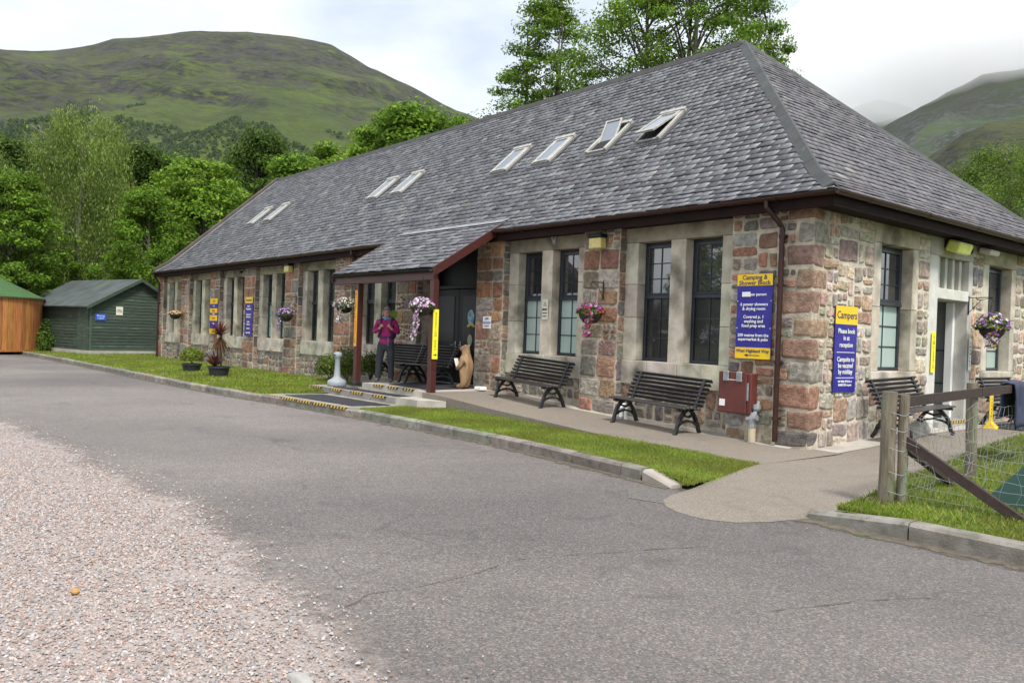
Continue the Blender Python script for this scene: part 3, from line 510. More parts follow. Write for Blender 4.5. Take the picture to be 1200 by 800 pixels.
# corner pier with quoins
x0 = bay_x(0)[1]; mb.box((x0, PF, -.1), (0, .35, ZT))
qz = .10; long_ = True; qs = []
rubble(st, x0 + .005, -.55, .06, ZT, Vector((0, PF, 0)), X_, Z_, -Y_, PAL_P + PAL_F, .46, .16)
while qz < 3.5:
    hh = min(R.uniform(.26, .40), 3.58 - qz); a = R.uniform(.38, .55) if long_ else R.uniform(.22, .34); b = R.uniform(.18, .28) if long_ else R.uniform(.3, .44); c = jc(R.choice([(.33, .18, .12), (.36, .21, .14), (.31, .185, .135), (.38, .26, .18), (.36, .27, .21), (.29, .19, .15), (.33, .29, .25)]), .12)
    if qz < .2: c = (.16, .14, .13)
    bm = bmesh.new(); bmesh.ops.create_cube(bm, size=1)
    lo = Vector((-a, PF - .022, qz + .018)); hi = Vector((.022, PF + b, qz + hh - .018))
    for v in bm.verts: v.co = Vector([(lo[i] + hi[i]) / 2 + v.co[i] * (hi[i] - lo[i]) for i in range(3)]) + Vector((R.uniform(-.026, .018), R.uniform(-.018, .022), R.uniform(-.02, .014)))
    bmesh.ops.bevel(bm, geom=bm.edges[:], offset=.038, segments=2, affect='EDGES', profile=.6); bmesh.ops.subdivide_edges(bm, edges=[e_ for e_ in bm.edges if e_.calc_length() > .1], cuts=2, use_grid_fill=True)
    for v in bm.verts: v.co += v.normal * 0 + Vector((.007 * noise.noise(v.co * 9), .007 * noise.noise(v.co * 9 + Vector((5, 0, 0))), 0))
    bm.verts.index_update(); st.add([v.co.copy() for v in bm.verts], [[v.index for v in f.verts] for f in bm.faces], c); bm.free()
    # fill beside the short side of each quoin
    if a < .53: rubble(st, -.56, -a - .01, qz, qz + hh, Vector((0, PF, 0)), X_, Z_, -Y_, PAL_P + PAL_F, .3, .12)
    qs.append((qz, qz + hh, b)); qz += hh; long_ = not long_
for a, b, c in qs: rubble(st, PF + c + .01, .5, a, b, O0, Y_, Z_, X_, PAL_R, .4, .14, .014, .02)
# right wall
core2 = MB(); YD = 10.04
def cw(y0, y1, z0, z1): core2.box((-.35, y0, z0), (-.001, y1, z1))
cw(.0, 1.53, -.1, ZT); cw(1.53, 3.02, -.1, .9); cw(3.02, 3.43, -.1, ZT); cw(5.16, 5.63, -.1, ZT); cw(5.63, 7.2, -.1, .9); cw(7.2, YD, -.1, ZT)
for y0, y1, z0, z1 in ((.5, 1.53, .08, ZT), (PF + .3, .5, 3.5, ZT), (1.53, 3.02, .08, .9), (3.02, 3.43, .08, ZT), (5.16, 5.63, .08, ZT), (5.63, 7.2, .08, .9), (7.2, YD, .08, ZT)): rubble(st, y0, y1, z0, z1, O0, Y_, Z_, X_, PAL_R, .56, .15, .018, .024)
# rear and far gable walls
core.box((-29.85, YD - .35, -.1), (-.35, YD, ZT)); core.box((-29.85, .35, -.1), (-29.5, YD - .35, ZT))
core.add([(-29.84, -.17, ZT), (-29.84, YD, ZT), (-29.84, 4.9, 8.1), (-29.5, -.17, ZT), (-29.5, YD, ZT), (-29.5, 4.9, 8.1)], [(0, 2, 1), (3, 4, 5), (0, 3, 5, 2), (1, 2, 5, 4)])
part(core, 'wall', m_mortar); part(core2, 'wall', m_mortar2); part(st, 'wall_stones', m_stone)
# dressed stone: sills, jambs, mullions, lintels
def dbox(mb, a, b, c=None): mb.cbox(a, b, .008, jc(c or (1, 1, 1), .12), jit=.002)
def joint_split(mb, x0, x1, y0, y1, z0, z1, n, c=(1, 1, 1)):
    e_ = [z0 + (z1 - z0) * (i + (R.uniform(-.12, .12) if 0 < i < n else 0)) / n for i in range(n + 1)]
    for a, b in zip(e_, e_[1:]): dbox(mb, (x0, y0, a + .003), (x1, y1, b - .003), c)
for k in range(NB):
    if k == 2: continue
    x0, x1 = bay_x(k); d = MB()
    n = 4; e_ = [x0] + [x0 + (x1 - x0) * (i / n + R.uniform(-.04, .04)) for i in range(1, n)] + [x1]
    for a, b in zip(e_, e_[1:]): dbox(d, (a + .003, -.045, .80), (b - .003, .34, ZS))
    dbox(d, (x0, -.03, ZL), (x1, .34, ZT - .04), (.62, .60, .56))
    joint_split(d, x0, x0 + .29, -.02, .34, ZS, ZL, 3); joint_split(d, x1 - .29, x1, -.02, .34, ZS, ZL, 3); dbox(d, (x0 + 1.0, -.02, ZS), (x0 + 1.31, .34, ZL), (1.05, 1.05, 1.02)); part(d, 'window_surround', m_ash)
d = MB()
joint = [(1.53, 1.756), (2.815, 3.02)]
def surround(d, ya, yo0, yo1, yb, zs, zl, n=2):
    for a, b in ((ya, yo0), (yo1, yb)):
        e_ = [zs + (zl - zs) * i / n for i in range(n + 1)]
        for q, r_ in zip(e_, e_[1:]): dbox(d, (-.34, a, q + .003), (.012, b, r_ - .003))
    dbox(d, (-.34, ya, zl + .002), (.014, yb, ZT - .08), (.75, .74, .70))
surround(d, 1.53, 1.756, 2.815, 3.02, ZS, 3.18); dbox(d, (-.34, 1.53, .90), (.03, 2.25, ZS)); dbox(d, (-.34, 2.256, .90), (.03, 3.02, ZS)); part(d, 'window_surround', m_ash); d = MB()
surround(d, 5.63, 5.88, 6.98, 7.2, ZS, 3.18); dbox(d, (-.34, 5.63, .90), (.03, 6.4, ZS)); dbox(d, (-.34, 6.406, .90), (.03, 7.2, ZS))
part(d, 'window_surround', m_ash)
d = MB()
surround(d, 3.43, 3.75, 4.99, 5.16, .12, 3.165, 1); dbox(d, (-.34, 3.752, 2.44), (.016, 4.988, 2.62))
for i in range(4): y = 3.93 + i * .29; dbox(d, (-.22, y - .045, 2.622), (-.06, y + .045, 3.163), (.85, .85, .8))
dbox(d, (-.3, 3.753, .0), (.10, 4.987, .35), (.6, .6, .6))
part(d, 'door_surround', m_paintst)
d = MB(); d.box((-.34, 3.752, 2.63), (-.30, 4.988, 3.16)); part(d, 'vent_backing', m_dark)
# ------------------------------------------------------------------ windows
def sash_window(w_, h, mats, lower, name='window', open_top=0.):
    """origin bottom left of the opening, x along, y into the wall"""
    f = MB(); t_ = .055; half = h * .54
    for a, b in (((0, 0, 0), (w_, .07, .06)), ((0, 0, h - .05), (w_, .07, h)), ((0, 0, .06), (t_, .07, h - .05)), ((w_ - t_, 0, .06), (w_, .07, h - .05))): f.cbox(a, b, .006)
    y = -.02; f.cbox((t_ - .02, -.035, half - .03), (w_ - t_ + .02, .05, half + .035), .006)
    for a, b in (((t_, y, half + .035), (t_ + .045, .045, h - .05)), ((w_ - t_ - .045, y, half + .035), (w_ - t_, .045, h - .05)), ((t_ + .045, y, h - .10), (w_ - t_ - .045, .045, h - .05)), ((t_ + .045, y, half + .035), (w_ - t_ - .045, .045, half + .07))): f.cbox(a, b, .005)
    o = f.build(name, m_frame); g = MB()
    g.box((t_ + .01, .02, half + .04), (w_ - t_ - .01, .03, h - .06)); u = g.build('upper_pane', m_glassu if mats is m_glass else mats, o)
    g = MB(); g.box((t_ + .005, .035, .05), (w_ - t_ - .005, .045, half - .02)); l_ = g.build('lower_pane', lower, o)
    g = MB(); bw = .009
    g.box((w_ / 2 - bw, .008, half + .06), (w_ / 2 + bw, .019, h - .09)); g.box((w_ / 2 - bw, .022, .06), (w_ / 2 + bw, .034, half - .03))
    for q in (1, 2): z = half + .05 + (h - .15 - half) * q / 3; g.box((t_ + .04, .009, z - bw), (w_ - t_ - .04, .018, z + bw)); z = .06 + (half - .09) * q / 3; g.box((t_, .023, z - bw), (w_ - t_, .033, z + bw))
    g.build('glazing_bars', m_frame, o); return o
wA = sash_window(.71, ZL - ZS, m_glass, m_glass); wB = sash_window(.71, ZL - ZS, m_glass, m_glassf); used = {}
for k in range(NB):
    if k == 2: continue
    x0, x1 = bay_x(k)
    for i, dx in enumerate((.29, 1.31)):
        src = wB if k in (1, 5) else wA
        o = src if src.name not in used else copy_tree(src); used[src.name] = 1
        o.parent = B; o.matrix_parent_inverse = Bi; o.location = (x0 + dx, .17, ZS)
        if k == 3 and i == 0: pass
wr = sash_window(1.06, 1.98, m_glass, m_glassf)
for y0 in (1.756, 5.90):
    o = wr if y0 < 2 else copy_tree(wr); o.parent = B; o.matrix_parent_inverse = Bi; o.rotation_euler = (0, 0, PI / 2); o.location = (-.17, y0, ZS)
dk = MB(); dk.box((-29.4, .36, .02), (-.6, .40, 3.5)); dk.box((-.42, 1.5, .02), (-.38, 3.4, 3.5)); dk.box((-.42, 5.2, .02), (-.38, YD - .6, 3.5))
# ------------------------------------------------------------------ front entrance in the third bay
x0, x1 = bay_x(2); d = MB(); d.box((x0, .28, .40), (x1, .34, 3.5)); part(d, 'entrance_back', m_black)
d = MB()
for a in (x0 + .02, x0 + .98, x1 - .30):
    pass
e0 = x0 + .30; e1 = x1 - .12; mid = (e0 + e1) / 2
for a, b in ((e0, mid - .004), (mid + .004, e1)):
    dr = MB(); dr.cbox((a, .16, .46), (b, .22, 2.55), .008)
    for z0, z1 in ((.62, 1.12),): dr.cbox((a + .14, .145, z0), (b - .14, .165, z1), .012)
    o = part(dr, 'door', m_black); o.name = 'front_door'
    g = MB(); g.box((a + .16, .150, 1.38), (b - .16, .158, 2.40)); g_ = g.build('glass_panel', m_glassd, o); 
    g = MB(); hx = b - .09 if a == e0 else a + .09; g.tube([(hx, .16, 1.30), (hx, .10, 1.30), (hx + (-.12 if a == e0 else .12), .10, 1.30)], .011, 8); g.box((hx - .02, .152, 1.2), (hx + .02, .158, 1.38)); g.build('handle', m_galv, o)
    if a != e0:
        g = MB(); cx = (a + b) / 2; g.lathe([(.001, 0), (.13, 0), (.13, .006), (.001, .006)], seg=28, sy=1.25); pz = g.v; g.v = [(cx + v[0] * .95, .149 - v[2], 1.93 + v[1]) for v in pz]; g.build('round_sticker', MAT('sticker_blue', (.05, .22, .42), .4, (.35, .5, .55), 9), o)
        g = MB(); g.add([(cx - .15, .1475, 1.73), (cx - .07, .1475, 1.80), (cx + .07, .1475, 1.80), (cx + .15, .1475, 1.73), (cx + .11, .1475, 1.70), (cx, .1475, 1.745), (cx - .11, .1475, 1.70)], [(0, 1, 2, 3, 4, 5, 6)]); g.build('sticker_ribbon', MAT('sticker_gold', (.5, .42, .06), .4), o)
        g = MB(); g.lathe([(.05, 0), (.085, 0), (.085, .006), (.05, .006)], seg=24); g.v = [(cx + v[0] - .02, .149 - v[2], 1.42 + v[1] * 1.5) for v in g.v]; g.build('oval_plaque', MAT('plaque_grey', (.3, .33, .28), .5), o)
d = MB(); d.cbox((e0 - .07, .14, .42), (e0 - .005, .24, 3.4), .006); d.cbox((e1 + .005, .14, .42), (e1 + .07, .24, 3.4), .006); d.cbox((e0, .14, 2.56), (e1, .24, 2.64), .006); d.cbox((e0, .12, .42), (e1, .24, .458), .006); part(d, 'door_frame', m_black)
d = MB(); d.box((e0, .10, .425), (e1, .12, .45)); part(d, 'threshold_strip', m_galv)
# side entrance: open red door folded against the left reveal, pale lined lobby
d = MB(); d.box((-1.9, 3.70, .12), (-.35, 3.74, 2.44)); d.box((-1.9, 5.00, .12), (-.35, 5.04, 2.44)); d.box((-1.94, 3.7, .12), (-1.9, 5.04, 2.44)); d.box((-1.9, 3.74, 2.44), (-.35, 5.0, 2.48)); d.box((-1.9, 3.74, .30), (-.30, 5.0, .34))
part(d, 'entrance_lobby', MAT('lobby_panels', (.26, .28, .27), .6, (.21, .23, .22), 2))
d = MB()
for z in (.95, 1.55): d.box((-1.8, 4.992, z), (-.36, 4.999, z + .02))
part(d, 'panel_strip', m_frame)
d = MB(); d.cbox((-.30, 3.80, .24), (-1.15 + .0, 3.85, 2.42), .006) if False else d.cbox((-1.15, 3.80, .24), (-.22, 3.86, 2.42), .006); o = part(d, 'door', MAT('dark_red_door', (.055, .014, .016), .4))
d = MB(); d.cbox((-.33, 4.90, .23), (-.20, 4.985, 2.43), .005); part(d, 'door_jamb', m_white); d = MB(); d.cbox((-.33, 3.755, .23), (-.22, 3.795, 2.43), .005); part(d, 'door_jamb', m_white)
# ------------------------------------------------------------------ roofs
KN = .62; Z0 = 3.66
def zr(d): return Z0 + .63 * d if d < KN else Z0 + .63 * KN + .905 * (d - KN)
DR = 5.24; S1 = KN * math.hypot(1, .63)
def s2d(s): return s / math.hypot(1, .63) if s < S1 else KN + (s - S1) / math.hypot(1, .905)
STOT = S1 + (DR - KN) * math.hypot(1, .905); EY = -.42; EX = .42; XL = -29.62
SL = [(.15, .155, .17), (.18, .185, .20), (.13, .135, .15), (.20, .205, .22), (.25, .255, .27), (.105, .108, .12), (.165, .162, .175), (.22, .23, .235), (.15, .145, .16)]
def slates(fn, u_of, stot, wid=.225, exp_=.18, name='roof_slates', holes=(), mat=m_slate, cols=SL):
    """fn(u, s, lift) -> point; u_of(s) -> (u0, u1)"""
    V = []; F = []; C = []; rows = int(stot / exp_) + 1
    for r_ in range(rows):
        s0 = r_ * exp_; s1 = min(stot, s0 + exp_ * 1.12); a0, b0 = u_of(min(s0, stot)); a1, b1 = u_of(s1); u = min(a0, a1) - (wid * .5 if r_ % 2 else 0) - R.uniform(0, .05)
        wr_ = wid * lerp([0, stot], [1.1, .9], s0)
        while u < max(b0, b1):
            ww = wr_ * R.uniform(.72, 1.25); p0, p1 = u + .0035, u + ww - .0035; u += ww
            q0, q1 = max(p0, a0), min(p1, b0); q2, q3 = max(p0, a1), min(p1, b1)
            if q1 - q0 < .015 and q3 - q2 < .015: continue
            q1 = max(q1, q0 + .001); q3 = max(q3, q2 + .001); sc = (s0 + s1) / 2; uc = (q0 + q1) / 2
            if any(h[0] < uc < h[1] and h[2] < sc < h[3] for h in holes): continue
            j0 = R.uniform(-.012, .010); j1 = j0 + R.uniform(-.008, .008); lf = .021 + R.uniform(-.004, .009); lr = lf + R.uniform(-.004, .004)
            if R.random() < .006: j0 -= .04; j1 -= .02
            n = len(V); V += [fn(q0, s0 + j0, lf), fn(q1, s0 + j1, lr), fn(q3, s1, .004), fn(q2, s1, .004), fn(q0, s0 + j0, lf - .014), fn(q1, s0 + j1, lr - .014), fn(q3, s1, -.006), fn(q2, s1, -.006)]
            F += [(n, n + 1, n + 2, n + 3), (n + 4, n + 5, n + 1, n), (n + 5, n + 6, n + 2, n + 1), (n + 4, n, n + 3, n + 7)]
            c = R.choice(cols); k = R.uniform(.58, .98); nn = 1 + .10 * noise.noise(Vector((uc * .35, sc * .5, 2))); c = tuple(x * k * nn for x in c)
            if R.random() < .004: c = (.17, .155, .12)
            if R.random() < .006: c = (.27, .265, .25)
            C += [c] * 4
    return np.array([tuple(v) for v in V]), np.array(F), np.array(C)
NF = Vector((0, -.67, .74)); 
fnF = lambda u, s, l: Vector((u, EY + s2d(s), zr(s2d(s)))) + Vector((0, -.66, .75)) * l
hl = [(xr - .66, xr + .02, 2.78, 3.92) for xr in (-24.9, -23.3, -15.5, -14.1, -9.33, -7.77, -6.0, -4.55)]
V, F, C = slates(fnF, lambda s: (XL, EX - s2d(s)), STOT)
def mk(V, F, C, name='roof_slates', mat=m_slate): o = mesh_np(name, V, F, C, mat); o.parent = B; o.matrix_parent_inverse = Bi; return o
mk(V, F, C)
fnE = lambda u, s, l: Vector((EX - s2d(s), u, zr(s2d(s)))) + Vector((.66, 0, .75)) * l
SR = [(.15, .135, .155), (.175, .16, .175), (.13, .125, .14), (.19, .175, .18), (.115, .11, .12), (.16, .15, .15)]
V, F, C = slates(fnE, lambda s: (EY + s2d(s), 2 * 4.82 - EY - s2d(s)), STOT, cols=SR); mk(V, F, C)
u_ = MB(); yR = 4.82; XA_ = EX - DR
pf = [(0, Z0), (KN, zr(KN)), (DR, zr(DR))]
for (d0, z0), (d1, z1) in zip(pf, pf[1:]):
    u_.add([(XL, EY + d0, z0 - .012), (EX - d0, EY + d0, z0 - .012), (EX - d1, EY + d1, z1 - .012), (XL, EY + d1, z1 - .012)], [(0, 1, 2, 3)])
    u_.add([(EX - d0, EY + d0, z0 - .012), (EX - d0, 2 * yR - EY - d0, z0 - .012), (EX - d1, 2 * yR - EY - d1, z1 - .012), (EX - d1, EY + d1, z1 - .012)], [(0, 1, 2, 3)])
    u_.add([(XL, 2 * yR - EY - d0, z0 - .012), (EX - d0, 2 * yR - EY - d0, z0 - .012), (EX - d1, 2 * yR - EY - d1, z1 - .012), (XL, 2 * yR - EY - d1, z1 - .012)], [(3, 2, 1, 0)])
part(u_, 'roof_underlay', m_under)
# hip and ridge caps
def cap_run(mb, fn, t0, t1, n, wd, side1, side2, c0=(1, 1, 1)):
    for i in range(n):
        a = fn(t0 + (t1 - t0) * i / n); b = fn(t0 + (t1 - t0) * (i + 1) / n); up = Vector((0, 0, 1)); lift = .012 if i % 2 else .0
        d_ = (b - a).normalized(); a = a + d_ * .004; b = b - d_ * .004 ; c = jc(c0, .14); lf = Vector((0, 0, .055))
        s1a = side1.normalized() * wd; s2a = side2.normalized() * wd
        vs = [a + s1a, a + lf, a + s2a, b + s1a, b + lf, b + s2a]; vs += [v - Vector((0, 0, .03)) for v in vs]
        mb.add(vs, [(0, 1, 4, 3), (1, 2, 5, 4), (0, 6, 7, 1), (1, 7, 8, 2), (3, 4, 10, 9), (4, 5, 11, 10), (0, 3, 9, 6), (2, 8, 11, 5)], c)
mb = MB()
hipf = lambda d: Vector((EX - d, EY + d, zr(d) + .03)); 
cap_run(mb, hipf, .02, DR, 20, .165, Vector((-1, 0, -.02)), Vector((0, 1, -.02)))
hipb = lambda d: Vector((EX - d, 2 * yR - EY - d, zr(d) + .03)); cap_run(mb, hipb, .02, DR, 20, .20, Vector((-1, 0, -.02)), Vector((0, -1, -.02)))
part(mb, 'hip_tiles', m_ridge)
mb = MB(); rid = lambda t: Vector((t, yR, zr(DR) + .03)); cap_run(mb, rid, XA_, XL, 54, .17, Vector((0, -1, -.9)), Vector((0, 1, -.9)), (.62, .56, .55)); part(mb, 'ridge_tiles', m_ridge)
# far gable coping with lead behind
mb = MB()
for i in range(9):
    a = DR * i / 9 - .0; b = DR * (i + 1) / 9; o_ = .01
    for sgn in (1, -1):
        ya = (EY + a) if sgn > 0 else 2 * yR - EY - a; yb = (EY + b) if sgn > 0 else 2 * yR - EY - b
        q = [Vector((XL - .28, ya, zr(a) + .17)), Vector((XL - .02, ya, zr(a) + .17)), Vector((XL - .02, yb, zr(b) + .165)), Vector((XL - .28, yb, zr(b) + .165))]; q += [v - Vector((0, 0, .30)) for v in q]
        mb.add(q, [(0, 1, 2, 3), (1, 5, 6, 2), (0, 3, 7, 4), (0, 4, 5, 1), (4, 7, 6, 5), (2, 6, 7, 3)], jc((.42, .36, .33), .1))
part(mb, 'gable_coping', MAT('weathered_coping', (.10, .075, .065), .9, (.055, .045, .04), 2, bump=.4))
mb = MB()
for (d0, z0), (d1, z1) in zip(pf, pf[1:]): mb.add([(XL - .02, EY + d0, z0 + .04), (XL + .2, EY + d0, z0 + .035), (XL + .2, EY + d1, z1 + .035), (XL - .02, EY + d1, z1 + .04)], [(0, 1, 2, 3)])
part(mb, 'gable_flashing', m_lead)
# gutters, fascia, soffit
def gutter(mb, a, b, r_=.062, seg=7):
    a = Vector(a); b = Vector(b); d_ = (b - a).normalized(); q = d_.cross(Z_); vs = []
    for p in (a, b):
        for k in range(seg + 1): t = PI + PI * k / seg; vs.append(p + q * math.cos(t) * r_ + Z_ * math.sin(t) * r_)
        for k in range(seg + 1): t = 2 * PI - PI * k / seg; vs.append(p + q * math.cos(t) * (r_ - .006) + Z_ * math.sin(t) * (r_ - .006))
    n = 2 * seg + 2; mb.add(vs, [(i, (i + 1) % n, n + (i + 1) % n, n + i) for i in range(n)] + [tuple(range(n))[::-1], tuple(range(n, 2 * n))])
    L_ = (b - a).length; k = int(L_ / 1.9) + 1
    for i in range(k):
        p = a + d_ * (L_ * (i + .5) / k); vv = []
        for e_ in (-.045, .045):
            for j in range(seg + 1): t = PI + PI * j / seg; vv.append(p + d_ * e_ + q * math.cos(t) * (r_ + .008) + Z_ * math.sin(t) * (r_ + .008))
        mb.add(vv, [(j, j + 1, seg + 2 + j, seg + 1 + j) for j in range(seg)])
GY = EY - .04; gz = Z0 - .02
mb = MB(); gutter(mb, (-6.95, GY, gz), (EX + .06, GY, gz)); gutter(mb, (EX + .04, GY, gz), (EX + .04, YD + .45, gz)); gutter(mb, (-29.7, GY, gz), (-10.95, GY, gz)); part(mb, 'gutter', m_brown)
mb = MB(); mb.box((-29.6, EY + .03, Z0 - .20), (EX - .06, EY + .055, Z0 - .025)); mb.box((EX - .055, EY + .03, Z0 - .20), (EX - .03, YD + .4, Z0 - .025)); mb.box((-29.6, EY + .02, Z0 - .22), (EX - .05, EY + .03, Z0 - .18)); mb.box((EX - .03, EY + .03, Z0 - .22), (EX - .02, YD + .4, Z0 - .18)); part(mb, 'fascia', m_fascia)
mb = MB(); mb.box((-29.6, EY + .056, Z0 - .19), (-.002, .0, Z0 - .165)); mb.box((.0, EY + .056, Z0 - .19), (EX - .056, YD + .39, Z0 - .165)); part(mb, 'soffit', m_fascia)
def downpipe(pts, r_=.038, name='downpipe', brackets=()):
    mb = MB(); mb.tube(pts, r_, 12); 
    for z in brackets: p = pts[-2]; mb.tube([(p[0], p[1], z - .025), (p[0], p[1], z + .025)], r_ + .009, 12); mb.box((p[0] - .06, p[1], z - .012), (p[0] + .06, p[1] + .06, z + .012))
    return part(mb, name, m_brown, smooth=False)
px_ = -.45
downpipe([(px_ - .14, GY, gz - .05), (px_ - .14, GY, gz - .14), (px_ - .02, -.30, gz - .36), (px_, -.255, gz - .42), (px_, -.255, .2), (px_, -.255, .17)], brackets=(3.1, 2.4, 1.3, .5))
downpipe([(-12.75, GY, gz - .05), (-12.75, GY, gz - .14), (-12.75, -.25, gz - .42), (-12.75, -.25, .2), (-12.75, -.25, .15)], brackets=(2.4, 1.2))
downpipe([(-29.55, GY, gz - .05), (-29.6, GY, gz - .14), (-29.6, -.25, gz - .42), (-29.6, -.25, .2), (-29.6, -.25, .15)], brackets=(2.4, 1.2))
# ------------------------------------------------------------------ skylights
m_sky_frame = MAT('skylight_frame', (.42, .41, .37), .45, (.30, .29, .26), 8, metal=.2); m_skydark = MAT('skylight_flashing', (.05, .05, .055), .5)
def skylight(tilt=0., pivot=False):
    L_, W_ = 1.10, .62; f = MB()
    for a, b in (((0, 0, 0), (.07, L_, .085)), ((W_ - .07, 0, 0), (W_, L_, .085)), ((.07, 0, .0), (W_ - .07, .05, .06)), ((-.01, L_ - .10, 0), (W_ + .01, L_, .115))): f.cbox(a, b, .006)
    o = f.build('skylight', m_sky_frame); f = MB()
    for a, b in (((-.10, -.12, .022), (0, L_ + .10, .030)), ((W_, -.12, .022), (W_ + .10, L_ + .10, .030)), ((0, -.13, .022), (W_, 0, .030))): f.box(a, b)
    f.build('flashing', m_skydark, o)
    s_ = MB()
    if pivot: piv = Vector((0, L_ * .5, .06)); Mx = Matrix.Translation(piv) @ Matrix.Rotation(tilt, 4, 'X') @ Matrix.Translation(-piv)
    else: piv = Vector((0, L_ - .1, .06)); Mx = Matrix.Translation(piv) @ Matrix.Rotation(-tilt, 4, 'X') @ Matrix.Translation(-piv)
    for a, b in (((.07, .02, .05), (.11, L_ - .11, .095)), ((W_ - .11, .02, .05), (W_ - .07, L_ - .11, .095)), ((.11, .02, .05), (W_ - .11, .09, .095)), ((.11, L_ - .16, .05), (W_ - .11, L_ - .11, .095))): s_.cbox(a, b, .005, M=Mx)
    so_ = s_.build('sash', m_sky_frame, o); g = MB(); g.box((.11, .09, .062), (W_ - .11, L_ - .16, .075), M=Mx); g.build('pane', m_glassb, so_)
    if tilt:
        g = MB(); g.box((.08, .05, .031), (W_ - .08, L_ - .11, .034)); g.build('opening', m_dark, o)
    return o
ang = math.atan(.905); protoS = skylight(); first = True
for i, xr in enumerate((-24.9, -23.3, -15.5, -14.1, -9.33, -7.77, -6.0, -4.55)):
    if i == 6: o = skylight(.42, True)
    elif i == 7: o = skylight(.16)
    elif first: o = protoS; first = False
    else: o = copy_tree(protoS)
    o.parent = B; o.matrix_parent_inverse = Bi; o.location = (xr - .62, 1.80, zr(1.80 - EY) + .0); o.rotation_euler = (ang, 0, 0)
# ------------------------------------------------------------------ porch
PX0, PX1, PYE = -10.95, -6.90, -1.86; PZE = 2.80; PYT = EY + .30; PZT = zr(.30) + .03
pl = math.hypot(PYT - PYE, PZT - PZE); pd = Vector((0, PYT - PYE, PZT - PZE)) / pl; pn = Vector((0, -pd.z, pd.y))
V, F, C = slates(lambda u, s, l: Vector((u, PYE, PZE)) + pd * s + pn * l, lambda s: (PX0, PX1), pl, .26, .17); o = mk(V, F, C, 'porch_slates')
mb = MB(); a = Vector((PX0, PYE, PZE)); b = Vector((PX1, PYE, PZE)); q = [a, b, b + pd * pl, a + pd * pl]; q = [v - pn * .01 for v in q]; q += [v - pn * .05 for v in q]
mb.add(q, [(0, 1, 2, 3), (7, 6, 5, 4), (0, 4, 5, 1), (1, 5, 6, 2), (2, 6, 7, 3), (3, 7, 4, 0)]); part(mb, 'porch_boarding', m_black)
mb = MB(); z_ = PZT + .02; mb.add([(PX0, PYT + .10, zr(.40) + .04), (PX1, PYT + .10, zr(.40) + .04), (PX1, PYT - .10, PZT - .02), (PX0, PYT - .10, PZT - .02)], [(0, 3, 2, 1)]); part(mb, 'porch_flashing', m_lead)
for x, nm in ((PX1 + .012, 'bargeboard'), (PX0 - .045, 'bargeboard')):
    mb = MB(); h_ = .19; a0 = Vector((x, PYE - .02, PZE + .01)); a1 = a0 + pd * (pl - .12); q = [a0, a0 + Vector((.033, 0, 0)), a1 + Vector((.033, 0, 0)), a1]; q += [v - Vector((0, 0, h_)) for v in q]
    mb.add(q, [(0, 1, 2, 3), (7, 6, 5, 4), (0, 4, 5, 1), (1, 5, 6, 2), (2, 6, 7, 3), (3, 7, 4, 0)]); part(mb, nm, m_redwood)
mb = MB(); gutter(mb, (PX0 - .02, PYE - .06, PZE - .03), (PX1 + .0, PYE - .06, PZE - .03), .055); part(mb, 'porch_gutter', m_black)
mb = MB(); mb.cbox((PX0 + .02, PYE + .02, PZE - .235), (PX1, PYE + .12, PZE - .06), .006); part(mb, 'porch_beam', m_redwood)
PSY = PYE + .07
for x, zb in ((PX1 - .04, .30), (-9.85, .36)):
    mb = MB(); mb.cbox((x - .066, PSY - .066, zb), (x + .066, PSY + .066, PZE - .236), .008); o = part(mb, 'porch_post', m_redwood)
    g = MB(); g.cbox((x - .075, PSY - .075, zb - .01), (x + .075, PSY + .075, zb + .07), .01); g.build('post_shoe', m_iron, o).parent = o
# posts carry vertical signs
def vsign(x, y, z0, z1, w_, face, mat, body, name, label, cat='sign', ink=m_ink, arrow=False, size=None):
    """a thin vertical board; face '+X' or '-Y'"""
    rz = {'+X': PI / 2, '-Y': 0.}[face]; o = empty(name, (x, y, z0), rz, label, cat); g = MB(); h = z1 - z0; g.cbox((-w_ / 2, -.012, 0), (w_ / 2, 0, h), .002); g.build('board', mat, o)
    n = len(body); top = h - .06; bot = .16 if arrow else .06; stp = (top - bot) / n; s_ = size or min(stp * 1.15, w_ * .8)
    for i, ch in enumerate(body):
        if ch == ' ': continue
        text(ch, s_, Matrix.Translation((0, -.0135, top - (i + .5) * stp)) @ Matrix.Rotation(PI / 2, 4, 'X'), ink, o)
    if arrow: g = MB(); g.box((-w_ * .28, -.0145, .075), (w_ * .1, -.0125, .09)); g.add([(w_ * .08, -.014, .05), (w_ * .32, -.014, .083), (w_ * .08, -.014, .115)], [(0, 1, 2)]); g.build('arrow', ink, o)
    return o
vsign(PX1 - .04 + .078, PSY, 1.05, 2.0, .125, '+X', m_lemon, 'RECEPTION HERE', 'post_sign', 'narrow lemon yellow vertical sign with arrow on the right porch post', arrow=True)
vsign(-9.85, PSY - .067, 1.20, 2.42, .10, '-Y', m_orange, 'WELCOME TO RECEPTION', 'post_sign', 'narrow orange vertical sign on the left porch post')
